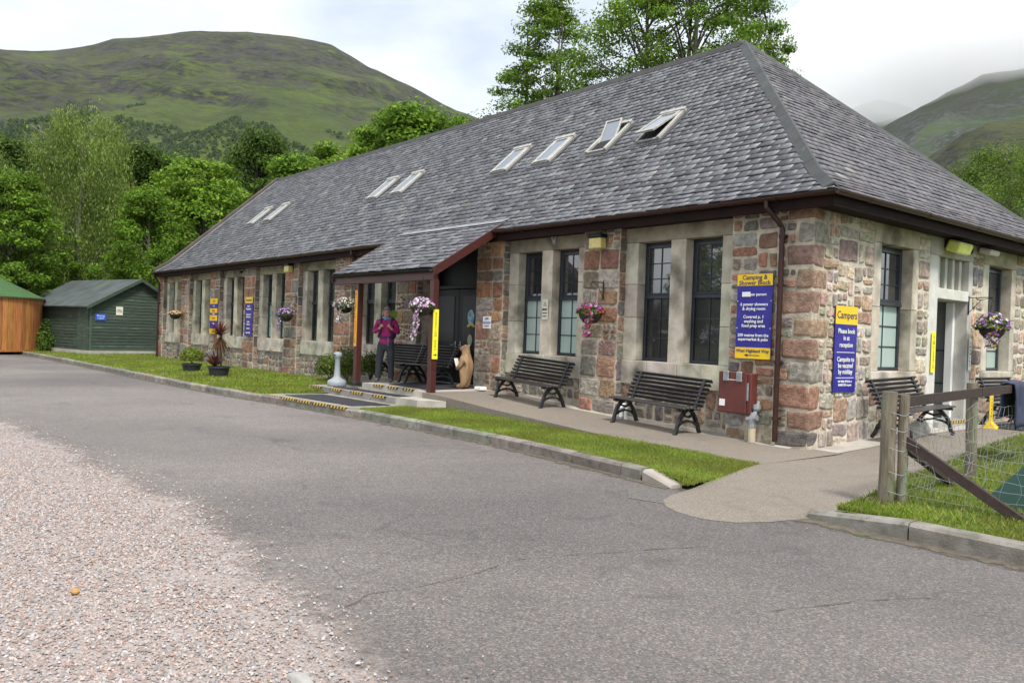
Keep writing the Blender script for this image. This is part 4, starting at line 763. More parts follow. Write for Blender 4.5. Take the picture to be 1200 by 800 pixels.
# steps and platform
stp = MB(); stp.prism([(-9.62, -1.78), (-9.62, .02), (-7.0, .02), (-7.0, -1.95), (-7.3, -1.95), (-7.3, -1.78)], -.02, .42); stp.prism([(-12.2, -.5), (-9.622, -.5), (-9.622, .02), (-12.2, .02)], -.02, .415)
stp.prism([(-7.3, -2.35), (-6.55, -2.35), (-6.2, -1.945), (-6.995, -1.945), (-7.3, -1.955)], -.02, .30)
tag(stp.build('platform', m_concl), kind='structure')
stp = MB(); stp.prism([(-11.15, -2.28), (-7.302, -2.28), (-7.302, -1.782), (-9.0, -1.782), (-9.0, -1.4), (-11.15, -1.4)], -.02, .275)
stp.prism([(-10.35, -3.665), (-6.95, -3.45), (-6.9, -2.45), (-7.1, -2.285), (-10.8, -2.285)], -.02, .148)
tag(stp.build('steps', m_conc), kind='structure')
def mat_sheet(poly, z, label):
    g = MB(); g.prism(poly, z, z + .012); return tag(g.build('rubber_mat', m_rub), label, 'mat')
m_rub = MAT('rubber_mat_black', (.016, .016, .02), .75, (.03, .03, .035), 20)
mat_sheet([(-9.9, -3.40), (-7.35, -3.25), (-7.25, -2.5), (-9.9, -2.55)], .149, 'black rubber mat on the lowest step beside the kerb')
mat_sheet([(-10.3, -2.12), (-7.55, -2.12), (-7.55, -1.86), (-10.3, -1.86)], .276, 'black rubber mat on the middle step')
mat_sheet([(-8.9, -1.55), (-7.3, -1.55), (-7.55, -.1), (-9.7, -.1)], .421, 'black rubber mat on the porch floor before the door')
m_taped = MAT('tape_black', (.02, .02, .02), .6); m_tapey = MAT('tape_yellow', (.62, .40, .05), .6)
def hazard(name, a, b, zt, w_=.05, label=None, group=None):
    """striped nosing strip: folds over the edge"""
    a = Vector(a); b = Vector(b); d_ = (b - a).normalized(); q = Vector((-d_.y, d_.x, 0)); n = int((b - a).length / .052); g = MB(); sl = .03
    for i in range(n):
        p0 = a + d_ * ((b - a).length * i / n); p1 = a + d_ * ((b - a).length * (i + 1) / n); s0 = d_ * sl; z = Vector((0, 0, zt))
        g.add([p0 + z - q * .006 , p1 + z - q * .006, p1 + z + q * w_ + s0, p0 + z + q * w_ + s0, p0 - q * .006 + Vector((0, 0, zt - .045)) - s0, p1 - q * .006 + Vector((0, 0, zt - .045)) - s0], [(0, 1, 2, 3), (4, 5, 1, 0)], m=i % 2)
    o = g.build(name, [m_taped, m_tapey]); return tag(o, label, 'hazard tape', group)
TG = 'black and yellow tape strips on the porch steps'
def strips(y0, y1, xa, xb, n, z, desc, fill=.62):
    for i in range(n):
        a = xa + (xb - xa) * i / n; b = a + (xb - xa) / n * fill; ya = lerp([xa, xb], [y0, y1], a); yb = lerp([xa, xb], [y0, y1], b)
        hazard('hazard_strip', (a, ya, 0), (b, yb, 0), z, label=f'{["leftmost", "second from left", "middle", "fourth from left", "rightmost"][i if i < n - 1 or n == 5 else 4] if n > 3 else ["left", "middle", "right"][i]} striped hazard tape on the {desc}', group=TG)
strips(-3.672, -3.49, -10.2, -7.05, 5, .151, 'lowest step edge', .86)
strips(-2.287, -2.287, -11.0, -7.35, 4, .278, 'middle step edge', .55)
strips(-1.787, -1.787, -9.1, -7.35, 3, .424, 'top porch step edge', .66)
# ------------------------------------------------------------------ benches
def make_bench(L_=1.6):
    root = empty('park_bench')
    sl = MB()
    for i in range(5): y = -.40 + i * .085; sl.cbox((0, y - .034, .405 + .012 * math.sin(i * .9) - .004 * i), (L_, y + .034, .43 + .012 * math.sin(i * .9) - .004 * i), .008)
    o = sl.build('seat', m_slat, root)
    sl = MB()
    for i in range(7):
        t = i / 6; y = .015 + .16 * t + .03 * t * t; z = .455 + .37 * t; Mx = Matrix.Translation((0, y, z)) @ Matrix.Rotation(-1.2 + .10 * t, 4, 'X'); sl.cbox((0, -.029, -.010), (L_, .029, .012), .007, M=Mx)
    sl.build('backrest', m_slat, root)
    for x in (.14, L_ - .14):
        g = MB(); w_ = .024
        def strap(pts, r_=.022):
            P = [Vector((x, *p)) for p in pts]
            for a, b in zip(P, P[1:]):
                d_ = (b - a).normalized(); q = Vector((0, -d_.z, d_.y)); a2 = a - d_ * .008; b2 = b + d_ * .008
                vs = [p + q * s_ * r_ + X_ * e_ * w_ for p in (a2, b2) for s_ in (-1, 1) for e_ in (-1, 1)]
                g.add(vs, [(0, 1, 3, 2), (4, 6, 7, 5), (0, 4, 5, 1), (2, 3, 7, 6), (0, 2, 6, 4), (1, 5, 7, 3)])
        strap([(-.46, 0), (-.42, .05), (-.40, .14), (-.36, .24), (-.28, .33), (-.20, .385)], .024)
        strap([(.16, 0), (.12, .05), (.08, .14), (.02, .24), (-.06, .33), (-.12, .385)], .024)
        strap([(-.43, .385), (-.10, .38), (-.01, .40), (.02, .45), (.10, .63), (.20, .84)], .018)
        strap([(-.39, .15), (-.30, .19), (-.17, .215), (-.04, .19), (.07, .13)], .014); strap([(-.28, .30), (-.16, .27), (-.04, .30)], .013)
        g.build('leg', m_iron, root)
    return root
bench0 = make_bench(); BG = 'dark slatted benches along the walls'
def place_bench(o, loc, rz, label, tilt=0., sx=1.):
    o.location = loc; o.rotation_euler = (0, tilt, rz); o.scale = (sx, 1, 1); tag(o, label, 'bench', BG)
place_bench(bench0, (-6.22, -.47, .325), 0, 'dark slatted bench on the sloping path between the porch and the magenta flower basket', math.atan(.048))
place_bench(copy_tree(bench0), (-3.20, -.40, .19), 0, 'dark slatted bench on the path under the two windows nearest the corner', math.atan(.040), .98)
place_bench(copy_tree(bench0), (-11.0, -.42, .42), 0, 'dark slatted bench in the porch shade behind the hiker', 0, .95)
place_bench(copy_tree(bench0), (-9.55, -.36, .42), 0, 'dark slatted bench in the porch nearest the black front door', 0, .78)
place_bench(copy_tree(bench0), (.34, 1.18, .235), PI / 2, 'dark slatted bench behind the twin fence posts under the side window', -.03, 1.0)
place_bench(copy_tree(bench0), (.34, 5.15, .25), PI / 2, 'dark slatted bench at the far side of the white door surround', 0, 1.0)
# ------------------------------------------------------------------ signs
def board(name, loc, rz, w_, h, blocks, label, cat='sign', group=None, back=m_blue, th=.012):
    """blocks: (z0, z1, material, [(text, zc, size, material)])"""
    o = empty(name, loc, rz, label, cat, group); g = MB(); g.cbox((-w_ / 2, -th, 0), (w_ / 2, 0, h), .003); g.build('board', back, o)
    for z0, z1, m_, tx in blocks:
        if m_: g = MB(); g.box((-w_ / 2 + .001, -th - .004, z0), (w_ / 2 - .001, -th - .0005, z1)); g.build('panel', m_, o)
        for body, zc, s_, tm in tx: text(body, s_, Matrix.Translation((0, -th - .0065, zc)) @ Matrix.Rotation(PI / 2, 4, 'X'), tm, o, bold=.0012)
    return o
m_navyink = MAT('dark_blue_ink', (.03, .025, .10), .5)
o = board('information_sign', (-.885, -.222, 1.335), 0, .60, 1.245, [
    (1.075, 1.244, m_yel, [('Camping &', 1.195, .095, m_navyink), ('Shower Block', 1.115, .095, m_navyink)]),
    (.001, .165, m_yel, [('West Highland Way', .115, .068, m_navyink)]),
    (0, 0, None, [('per person', .945, .062, m_white), ('6 power showers', .80, .066, m_white), ('& drying room', .735, .066, m_white), ('Covered p. 1', .615, .066, m_white), ('washing and', .55, .066, m_white), ('food prep area', .485, .066, m_white), ('200 metres from the', .345, .062, m_white), ('supermarket & pubs', .285, .062, m_white)])],
    'blue and yellow camping and shower block sign on the corner pier')
ch = [c for c in o.children if c.name.startswith('lettering')][3]; ch.location.x = .07
g = MB(); g.box((-.21, -.0175, .915), (-.07, -.0125, .985)); g.build('price_patch', m_white, o)
g = MB(); g.box((-.09, -.019, .047), (.12, -.0165, .057)); g.add([(-.08, -.0185, .075), (-.14, -.0185, .052), (-.08, -.0185, .029)], [(0, 1, 2)]); g.build('arrow', m_ink, o)
g = MB(); 
for x in (-.285, .285):
    for z in (.47, .84): g.lathe([(.009, 0), (.009, .004)], (0, 0, 0), 8); 
    
vs = []; g = MB()
for x in (-.283, .283):
    for z in (.45, .85): g.box((x - .006, -.0165, z - .006), (x + .006, -.012, z + .006))
g.build('screws', m_white, o)
o = board('information_sign', (.035, .71, .90), PI / 2, .62, 1.25, [
    (.985, 1.249, m_yel, [('Campers', 1.115, .155, m_navyink)]),
    (0, 0, None, [('Please book', .885, .098, m_white), ('in at', .785, .098, m_white), ('reception', .685, .098, m_white), ('Campsite to', .475, .098, m_white), ('be vacated', .385, .098, m_white), ('by midday', .295, .098, m_white), ('NO FIRES, PETROL or', .155, .042, m_white), ('BARBECUES on grass', .105, .042, m_white)])],
    'tall blue sign headed Campers on the side wall near the corner')
g = MB(); g.box((-.25, -.0165, .575), (.25, -.0122, .583)); g.box((-.25, -.0165, .205), (.25, -.0122, .213)); g.build('rule', m_white, o)
m_red_s = MAT('sign_red', (.55, .04, .03), .4)
board('information_sign', (-19.95, -.225, 1.25), 0, .62, 1.26, [(1.06, 1.259, m_yel, [('Reception', 1.16, .12, m_navyink)]), (0, 0, None, [('Bar &', .96, .09, m_white), ('Restaurant', .87, .09, m_white), ('Rooms and', .69, .08, m_white), ('Bunk beds', .61, .08, m_white), ('Cabins', .45, .08, m_white), ('Showers', .37, .08, m_white), ('Laundry', .24, .08, m_white), ('Open daily', .10, .08, m_white)])], 'tall blue sign with yellow head between two windows beyond the potted plants')
board('information_sign', (-23.15, -.225, 1.25), 0, .72, 1.26, [(1.06, 1.259, m_yel, [('Cafe', 1.16, .14, m_red_s)]), (.74, .90, m_yel, [('Meals', .82, .12, m_red_s)]), (.46, .66, m_yel, [('Snacks', .56, .12, m_red_s)]), (.001, .18, m_yel, [('Open', .09, .12, m_red_s)]), (0, 0, None, [('8 - 8', .98, .09, m_white), ('All day', .70, .07, m_white), ('7 days', .36, .09, m_white)])], 'blue sign with four yellow panels on the pier behind the spiky red plant')
m_cream = MAT('cream_board', (.68, .66, .55), .5)
o = board('notice', (-5.70, -.035, 1.88), 0, .17, .40, [(.0, .0, None, [('MIND', .20, .055, m_ink), ('YOUR HEAD', .13, .024, m_ink), ('NO ENTRY', .07, .024, m_ink)])], 'small cream warning notice on the stone mullion between two windows', 'notice', back=m_cream)
g = MB(); g.add([(-.045, -.0135, .27), (.045, -.0135, .27), (0, -.0135, .35)], [(0, 1, 2)]); g.build('warning_triangle', m_ink, o)
g = MB(); g.add([(-.026, -.015, .28), (.026, -.015, .28), (0, -.015, .328)], [(0, 1, 2)]); g.build('triangle_fill', m_cream, o)
o = board('notice', (-7.28, -.222, 1.68), 0, .27, .25, [(.10, .145, MAT('pale_blue', (.25, .28, .55), .5), [('OPEN', .205, .05, m_navyink)]), (0, 0, None, [('please knock', .055, .03, m_navyink)])], 'small white notice with a blue band on the pier right of the front door', 'notice', back=m_white)
board('notice', (-12.62, -.30, 1.33), 0, .22, .36, [(.0, .14, MAT('notice_pink', (.62, .2, .16), .5), []), (0, 0, None, [('NO', .30, .07, m_ink), ('PARKING', .22, .04, m_ink)])], 'small orange notice on the downpipe above the grey ashtray', 'notice', back=m_orange)
vsign(.030, 3.60, 1.18, 1.86, .14, '+X', m_lemon, 'TOILETS', 'door_sign', 'lemon yellow vertical strip left of the side door')
vsign(.030, 5.08, 1.22, 1.80, .10, '+X', m_white, 'SHOWERS', 'door_sign', 'narrow white vertical strip right of the side door', ink=m_ink)
o = hazard('hazard_strip', (.104, 4.1, 0), (.104, 4.95, 0), .352, .03, 'striped hazard tape on the side door step'); 
# ------------------------------------------------------------------ lamps and small wall things
def bulkhead(loc, label):
    o = empty('wall_lamp', loc, 0, label, 'lamp', 'box lamps on the front wall'); g = MB(); g.cbox((-.15, -.17, -.11), (.15, -.01, .09), .02); g.build('lens', m_lampy, o)
    g = MB(); g.cbox((-.165, -.19, .085), (.165, 0, .15), .015); g.cbox((-.10, -.012, -.09), (.10, .02, .09), .01); g.build('hood', m_black, o); return o
bulkhead((-4.10, -.20, 3.24), 'square yellowed lamp with black hood above the magenta flower basket')
bulkhead((-16.9, -.20, 3.30), 'square yellowed lamp with black hood above the purple flower basket')
o = empty('flood_light', (.16, 4.12, 3.33), 0, 'yellow green floodlight under the side eaves left of the white lamp', 'lamp'); g = MB(); g.cbox((-.10, -.25, -.10), (.14, .25, .10), .03, M=Matrix.Rotation(.35, 4, 'Y')); g.build('lens', MAT('green_yellow_lens', (.55, .62, .10), .25, (.70, .72, .3), 5), o)
g = MB(); g.cbox((-.15, -.20, -.02), (-.06, .20, .13), .01); g.build('bracket', m_black, o)
o = empty('wall_lamp', (.16, 5.42, 3.37), 0, 'white box lamp under the side eaves right of the floodlight', 'lamp'); g = MB(); g.cbox((-.10, -.20, -.05), (.12, .20, .05), .02, M=Matrix.Rotation(.3, 4, 'Y')); g.build('lens', MAT('opal_lens', (.52, .50, .42), .4), o); g = MB(); g.cbox((-.15, -.12, -.03), (-.09, .12, .07), .01); g.build('bracket', m_galv, o)
def cctv(loc, label):
    o = empty('security_camera', loc, 0, label, 'camera'); g = MB(); g.tube([(0, 0, 0), (0, -.10, -.03)], .012, 6); g.build('arm', m_black, o); g = MB(); g.lathe([(.02, -.05), (.05, -.04), (.055, 0), (.04, .03), (.01, .04)], (0, -.13, -.05), 12); g.build('dome', m_black, o); return o
cctv((.14, 4.78, 3.36), 'small black dome camera between the floodlight and the white lamp'); cctv((-20.6, -.15, 3.40), 'small black dome camera under the front eaves above the long blue sign')
g = MB(); 
for k in range(3): 
    a0 = k * .9; g.tube([(-5.50 + .05 * math.cos(a0) * math.sin(t) + .02 * k, -.07 + .02 * math.sin(t * 2), 3.44 + .09 * math.cos(t) - .02 * k) for t in np.linspace(0, 2 * PI, 14)], .004, 5)
g.tube([(-5.5, -.05, 3.52), (-5.5, -.06, 3.58), (-5.4, -.1, 3.6)], .004, 5); tag(g.build('cable_coil', m_white), 'loose white cable coil hanging under the eaves above the window pair', 'cable')
o = empty('meter_box', (-1.08, -.20, .52), 0, 'dark red metal meter box on the wall below the blue shower block sign', 'meter box'); g = MB(); g.cbox((-.27, -.14, 0), (.27, .02, .60), .012); g.build('cabinet', m_meter, o)
g = MB(); g.cbox((-.285, -.165, .01), (.20, -.142, .61), .008); g.build('lid', m_meter, o)
for x in (-.15, .08): g = MB(); g.cbox((x - .05, -.185, .47), (x + .05, -.166, .62), .02); g.build('hinge', m_galv, o)
g = MB(); g.box((-.20, -.1675, .49), (.13, -.1655, .50)); g.box((-.26, -.1675, .10), (-.16, -.1655, .20)); g.build('sticker', m_white, o); g = MB(); g.cbox((.205, -.16, .2), (.235, -.145, .46), .004); g.build('latch', m_galv, o)
o = empty('gas_pipe', (-.80, -.30, .12), 0, 'grey and cream gas riser pipe between meter box and downpipe', 'pipe'); g = MB(); g.tube([(0, 0, 0), (0, 0, .22)], .055, 14); g.build('sleeve', MAT('cream_pipe', (.50, .42, .26), .6, (.4, .36, .28), 8), o)
g = MB(); g.tube([(0, 0, .22), (0, 0, .27), (0, .0, .34), (.02, .03, .42)], [.062, .06, .065, .06], 14); g.tube([(-.07, -.02, .33), (.09, -.01, .37)], .045, 10); g.tube([(.02, .03, .42), (.03, .07, .50), (.03, .10, .60)], [.035, .03, .03], 10); g.lathe([(.05, 0), (.065, .03), (.06, .08), (.02, .10)], (.03, .06, .46), 12); g.build('valve', m_galv, o)
o = empty('waste_pipe', (-3.40, -.26, .18), 0, 'short white waste pipe at the wall foot left of the corner bench', 'pipe'); g = MB(); g.tube([(0, .08, .26), (-.02, 0, .26), (0, -.02, .22), (0, -.02, 0)], .032, 10); g.tube([(.16, .08, .25), (.14, -.01, .24), (.12, -.03, .18), (.12, -.03, 0)], .028, 10); g.build('pipe', m_white, o); g = MB(); g.tube([(0, -.02, .16), (0, -.02, .21)], .042, 10); g.tube([(0, -.02, 0), (0, -.02, .06)], .04, 10); g.build('collar', m_greyp, o)
g = MB(); g.cbox((-7.12, -.62, .43), (-6.90, -.46, .50), .01); g.box((-7.10, -.6215, .445), (-7.03, -.6195, .47)); tag(g.build('small_box', m_white), 'small white box on the ground right of the carved bear', 'box')
g = MB(); g.cbox((-6.92, -.26, .62), (-6.80, -.19, .72), .01); g.tube([(-6.86, -.22, .62), (-6.9, -.24, .5)], .012, 6); tag(g.build('socket', MAT('socket_blue_grey', (.10, .13, .18), .5)), 'blue grey outdoor socket low on the pier beside the porch bench', 'socket')
# smokers bin
o = empty('ashtray_bin', (-10.62, -1.86, .275), 0, 'grey plastic ashtray bin with long neck on the middle step', 'ashtray'); g = MB(); g.lathe([(.20, 0), (.215, .03), (.215, .10), (.19, .135), (.10, .18), (.075, .22), (.062, .40), (.058, .60), (.075, .64), (.095, .67), (.095, .73), (.07, .765), (.01, .775)], (0, 0, 0), 24); g.build('body', m_greyp, o, smooth=True)
g = MB(); g.tube([(.03, -.085, .70), (.035, -.10, .70)], .02, 8); g.build('opening', m_ink, o)
# ------------------------------------------------------------------ flowers
def leafquads(n, fn, size, cols, ratio=.55):
    P = np.zeros((n, 3)); Nn = np.zeros((n, 3))
    for i in range(n): p, q = fn(); P[i] = p; Nn[i] = q
    Nn = Nn + rng.normal(0, .45, (n, 3)); Nn /= np.linalg.norm(Nn, axis=1)[:, None] + 1e-9; T = np.cross(Nn, rng.normal(0, 1, (n, 3))); T /= np.linalg.norm(T, axis=1)[:, None] + 1e-9; S_ = np.cross(Nn, T)
    s = size * rng.uniform(.6, 1.35, n)[:, None]; V = np.stack([P - T * s, P - S_ * s * ratio + T * s * .15, P + T * s, P + S_ * s * ratio + T * s * .15], 1).reshape(-1, 3)
    F = np.arange(4 * n).reshape(-1, 4); C = np.array(cols)[rng.integers(0, len(cols), n)] * rng.uniform(.75, 1.25, n)[:, None]; return V, F, C
GREENS = [(.06, .12, .02), (.09, .16, .03), (.05, .09, .02), (.12, .19, .04)]
m_petal = MAT('petals', (1, 1, 1), .6, attr=True, trans=.3, spec=.2); m_basket = MAT('basket_liner', (.022, .018, .015), .9, (.05, .04, .03), 20)
def dome_pt(r_, h, z0=0., p=1.):
    def f():
        a = R.uniform(0, 2 * PI); e_ = math.acos(R.uniform(.0, 1)) ; k = R.uniform(.82, 1.06); n = Vector((math.cos(a) * math.sin(e_), math.sin(a) * math.sin(e_), math.cos(e_))); return (n.x * r_ * k, n.y * r_ * k, z0 + n.z * h * k), n
    return f
def flower_basket(loc, label, cols, r_=.24, h=.24, trail=.0, bowl=.20, nfl=170, wall=None, hang=None, trx=0.):
    o = empty('hanging_basket', loc, 0, label, 'flower basket', 'hanging flower baskets')
    g = MB(); g.lathe([(.03, -bowl), (.12, -bowl * .88), (.19, -bowl * .45), (.215, 0), (.20, .01), (.02, .0)], seg=20); g.build('bowl', m_basket, o, smooth=True)
    V, F, C = leafquads(420, dome_pt(r_ * .96, h * .9, -.02), .032, GREENS); mesh_np('foliage', V, F, C, m_leaf, o)
    def fl():
        if trail and R.random() < .30:
            t = R.random() ** .8; a = R.uniform(-.5, .5) + trx; x = math.cos(a - 1.2) * (.20 - .03 * t); y = -.16 - .04 * t; return (x + R.gauss(0, .025), y + R.gauss(0, .025), .0 - trail * t), Vector((x, -1, .2))
        return dome_pt(r_, h, .0)()
    P = [fl() for _ in range(nfl)]; V = []; F = []; C = []
    for p, n in P:
        n = (Vector(n) + Vector((R.gauss(0, .3), R.gauss(0, .3), R.gauss(0, .3)))).normalized(); u = n.orthogonal().normalized(); q = n.cross(u); s = R.uniform(.020, .036); k0 = len(V); c = jc(R.choice(cols), .15); p = Vector(p)
        V.append(p + n * .004)
        for k in range(10): a = 2 * PI * k / 10; rr = s * (1 if k % 2 == 0 else .62); V.append(p + (u * math.cos(a) + q * math.sin(a)) * rr + n * (.012 if k % 2 == 0 else .004))
        for k in range(10): F.append((k0, k0 + 1 + k, k0 + 1 + (k + 1) % 10)); C.append(c if k % 5 else jc((c[0], c[1], c[2]), .3))
    mesh_np('flowers', np.array([tuple(v) for v in V]), np.array(F), np.array(C), m_petal, o)
    if trail:
        def tf():
            t = R.random(); a = R.uniform(-.5, .5) + trx; x = math.cos(a - 1.2) * .19; return (x + R.gauss(0, .03), -.17 + R.gauss(0, .03), -trail * t), Vector((x, -1, .2))
        V, F, C = leafquads(110, tf, .024, GREENS); mesh_np('trailing_stems', V, F, C, m_leaf, o)
    g = MB(); top = hang if hang else .52
    for k in range(3): a = 2 * PI * k / 3 + .4; g.tube([(.20 * math.cos(a), .20 * math.sin(a), 0), (0, 0, top)], .003, 4)
    g.build('chains', m_iron, o)
    if wall:
        g = MB(); wx, wy = wall; g.tube([(wx, wy, top + .02), (0, 0, top + .02), (0, 0, top)], .008, 6); g.tube([(wx, wy, top - .25), (wx * .5, wy * .5, top - .03), (0, 0, top + .02)], .006, 6); ax = abs(wy) > abs(wx)
        g.box((wx - .015, wy - .006, top - .28), (wx + .015, wy + .006, top + .05)) if ax else g.box((wx - .006, wy - .015, top - .28), (wx + .006, wy + .015, top + .05)); g.build('bracket', m_iron, o)
    return o
flower_basket((-4.0, -.50, 2.0), 'flower basket of magenta, purple and red blooms on the pier between the two benches', [(.45, .05, .22), (.38, .08, .42), (.50, .05, .06), (.52, .13, .06), (.42, .05, .28), (.5, .38, .55)], .25, .17, .42, wall=(0, .30), trx=.5)
flower_basket((-16.5, -.50, 1.93), 'flower basket of lilac purple blooms under the box lamp left of the porch', [(.42, .22, .60), (.50, .30, .66), (.36, .16, .52), (.6, .45, .7)], .26, .20, .50, wall=(0, .30), trx=-.7)
flower_basket((-26.7, -.45, 1.93), 'flower basket of peach and yellow blooms on the wall farthest from the corner', [(.68, .42, .24), (.72, .50, .30), (.66, .34, .22), (.75, .55, .3)], .26, .14, .0, wall=(0, .28))
flower_basket((-12.72, -.62, 2.13), 'flower basket of white and lilac blooms on the downpipe pier left of the porch', [(.70, .66, .58), (.55, .42, .62), (.75, .7, .66), (.62, .48, .3), (.35, .22, .5)], .30, .26, .40, .16, 230, wall=(0, .37), trx=.3)
flower_basket((PX1 - .10, -2.02, 2.02), 'flower basket of pale pink blooms hanging from the porch corner post', [(.66, .42, .66), (.72, .52, .72), (.60, .34, .60), (.75, .66, .74)], .25, .20, .62, .15, 240, hang=.62)
flower_basket((.42, 5.0, 1.98), 'flower basket of purple, white and yellow blooms on the side wall', [(.40, .18, .55), (.62, .5, .66), (.28, .08, .36), (.70, .52, .06), (.72, .7, .7)], .30, .27, .35, .2, 260, wall=(-.40, 0))
# ------------------------------------------------------------------ pots and shrubs
m_pot = MAT('black_plastic_pot', (.022, .024, .03), .55)
def bush(loc, r_, h, n, size, cols, label, cat='shrub', pot=None, name='shrub', grp=None):
    o = empty(name, loc, 0, label, cat, grp)
    def f():
        a = R.uniform(0, 2 * PI); e_ = math.acos(R.uniform(-.45, 1)); n_ = Vector((math.cos(a) * math.sin(e_), math.sin(a) * math.sin(e_), math.cos(e_))); k = (R.random() ** .35) * (1 + .22 * noise.noise(n_ * 2.6 + Vector(loc))); return (n_.x * r_ * k, n_.y * r_ * k, (pot or 0) + h * .42 + n_.z * h * .55 * k), n_
    V, F, C = leafquads(n, f, size, cols); mesh_np('foliage', V, F, C, m_leaf, o)
    g = MB(); 
    for k in range(5): a = k * 1.3; g.tube([(0, 0, (pot or 0)), (.3 * r_ * math.cos(a), .3 * r_ * math.sin(a), (pot or 0) + h * .5)], .008, 5)
    g.build('stems', m_bark, o)
    return o
def potmesh(o, r_=.24, h=.26, sq=1.): g = MB(); g.lathe([(r_ * .78, 0), (r_ * .98, h * .86), (r_ * 1.07, h * .87), (r_ * 1.07, h), (r_ * .98, h), (r_ * .95, h - .03), (.01, h - .03)], seg=28, sx=1.1); g.build('pot', m_pot, o)
YG = [(.14, .20, .02), (.20, .25, .03), (.09, .15, .02), (.24, .26, .05)]
o = bush((-18.45, -2.5, .13), .36, .55, 1900, .030, YG, 'round yellow green shrub in a black pot on the lawn', 'potted plant', .24, 'potted_shrub'); potmesh(o, .27, .27)
def spikes(n, L_, w_, z0, cols, up=.5, droop=.5, seg=5):
    V = []; F = []; C = []
    for i in range(n):
        a = R.uniform(0, 2 * PI); e_ = R.uniform(up - .45, up + .5); l_ = L_ * R.uniform(.65, 1.1); c = jc(R.choice(cols), .2); q = Vector((-math.sin(a), math.cos(a), 0)); k0 = len(V); p = Vector((0, 0, z0))
        for k in range(seg + 1):
            t = k / seg; ee = e_ - droop * t * t; p = p + Vector((math.cos(a) * math.cos(ee), math.sin(a) * math.cos(ee), math.sin(ee))) * (l_ / seg if k else 0); ww = w_ * (1 - t ** 2.2) * (.6 + .8 * min(1, t * 3)) ; V += [p - q * ww, p + q * ww]
        for k in range(seg): F.append((k0 + 2 * k, k0 + 2 * k + 1, k0 + 2 * k + 3, k0 + 2 * k + 2)); C.append(c)
    return np.array([tuple(v) for v in V]), np.array(F), np.array(C)
o = empty('potted_cordyline', (-16.1, -2.55, .13), 0, 'dark red spiky cordyline with drooping dead leaves in a black pot', 'potted plant'); potmesh(o, .28, .31)
g = MB(); g.tube([(0, .05, .25), (.02, .05, .6), (-.01, .04, 1.18)], .028, 8); g.build('trunk', m_bark, o)
REDS = [(.10, .035, .035), (.15, .05, .035), (.20, .08, .045), (.07, .03, .035)]
V, F, C = spikes(95, .52, .014, 1.15, REDS, .75, .5); mesh_np('crown_leaves', V, F, C, m_leaf, o)
V, F, C = spikes(70, .62, .013, 1.10, [(.17, .10, .05), (.22, .14, .07), (.11, .06, .03)], -.9, .4); mesh_np('dead_leaves', V, F, C, m_leaf, o)
V, F, C = spikes(110, .50, .014, .30, REDS, .95, .5); mesh_np('lower_leaves', V + np.array([-.10, -.08, 0]), F, C, m_leaf, o)
DG = [(.05, .09, .015), (.08, .13, .02), (.12, .17, .03), (.04, .07, .015)]
bush((-13.15, -.75, .2), .42, .78, 2000, .030, DG + YG, 'green shrub against the wall left of the ashtray bin', grp=None)
bush((-11.85, -.95, .25), .38, .95, 1900, .030, DG + YG, 'taller green shrub between ashtray bin and left porch post')
bush((-10.75, -.95, .40), .34, .72, 1500, .028, DG, 'dark green shrub in the porch shade behind the left post')
# ------------------------------------------------------------------ timber shed and round cabin
def slabs(mb, a, b, z0, zfun, hh, c, n_out, lap=.018):
    """overlapping horizontal boards from a to b (2D) up to zfun(t)"""
    a = Vector((*a, 0)); b = Vector((*b, 0)); z = z0
    while True:
        zt = z + hh; ts = [i / 40 for i in range(41)]; ok = [t for t in ts if zfun(t) > z + .01]
        if not ok: break
        t0, t1 = min(ok), max(ok); ok2 = [t for t in ts if zfun(t) >= zt]; q0, q1 = (min(ok2), max(ok2)) if ok2 else ((t0 + t1) / 2 - .01, (t0 + t1) / 2 + .01)
        P0 = a.lerp(b, t0); P1 = a.lerp(b, t1); Q0 = a.lerp(b, q0); Q1 = a.lerp(b, q1); nn = Vector((*n_out, 0)); zz = Vector((0, 0, 1))
        vs = [P0 + nn * lap + zz * z, P1 + nn * lap + zz * z, Q1 + zz * min(zt, zfun(q1)), Q0 + zz * min(zt, zfun(q0)), P0 + zz * z, P1 + zz * z]
        mb.add(vs, [(0, 1, 2, 3), (4, 5, 1, 0)], jc(c, .16)); z = zt
m_shed = MAT('green_boards', (.028, .047, .031), .75, (.046, .066, .048), 2.5, attr=True, bump=.3, bscale=20, stretch=(1, 1, 6), col3=(.11, .12, .10), scale3=1.3, lo3=.58, hi3=.8)
m_felt = MAT('shed_roof_felt', (.070, .082, .085), .85, (.045, .055, .05), 1.6, bump=.3, bscale=8, col3=(.10, .11, .05), scale3=1.1, lo3=.62, hi3=.75)
v0 = Vector((-31.92, -2.29)); view = (Vector((CAM.x, CAM.y)) - v0).normalized(); ang_n = math.atan2(view.y, view.x) + math.radians(25)      # the gable's outward normal
n1 = Vector((math.cos(ang_n), math.sin(ang_n))); g1 = Vector((-n1.y, n1.x)); gW, gL = 4.15, 6.3; S0 = v0 - n1 * 0
Mx = Matrix(((g1.x, -n1.x, 0, S0.x), (g1.y, -n1.y, 0, S0.y), (0, 0, 1, .16), (0, 0, 0, 1)))
if g1.dot(Vector((RT.x, RT.y))) < 0: g1 = -g1; Mx = Matrix(((g1.x, -n1.x, 0, S0.x), (g1.y, -n1.y, 0, S0.y), (0, 0, 1, .16), (0, 0, 0, 1)))
sh = empty('garden_shed', (0, 0, 0), 0, 'dark green boarded garden shed with grey felt roof at the end of the building', 'shed'); sh.matrix_world = Mx
EH, AH = 2.12, 3.28
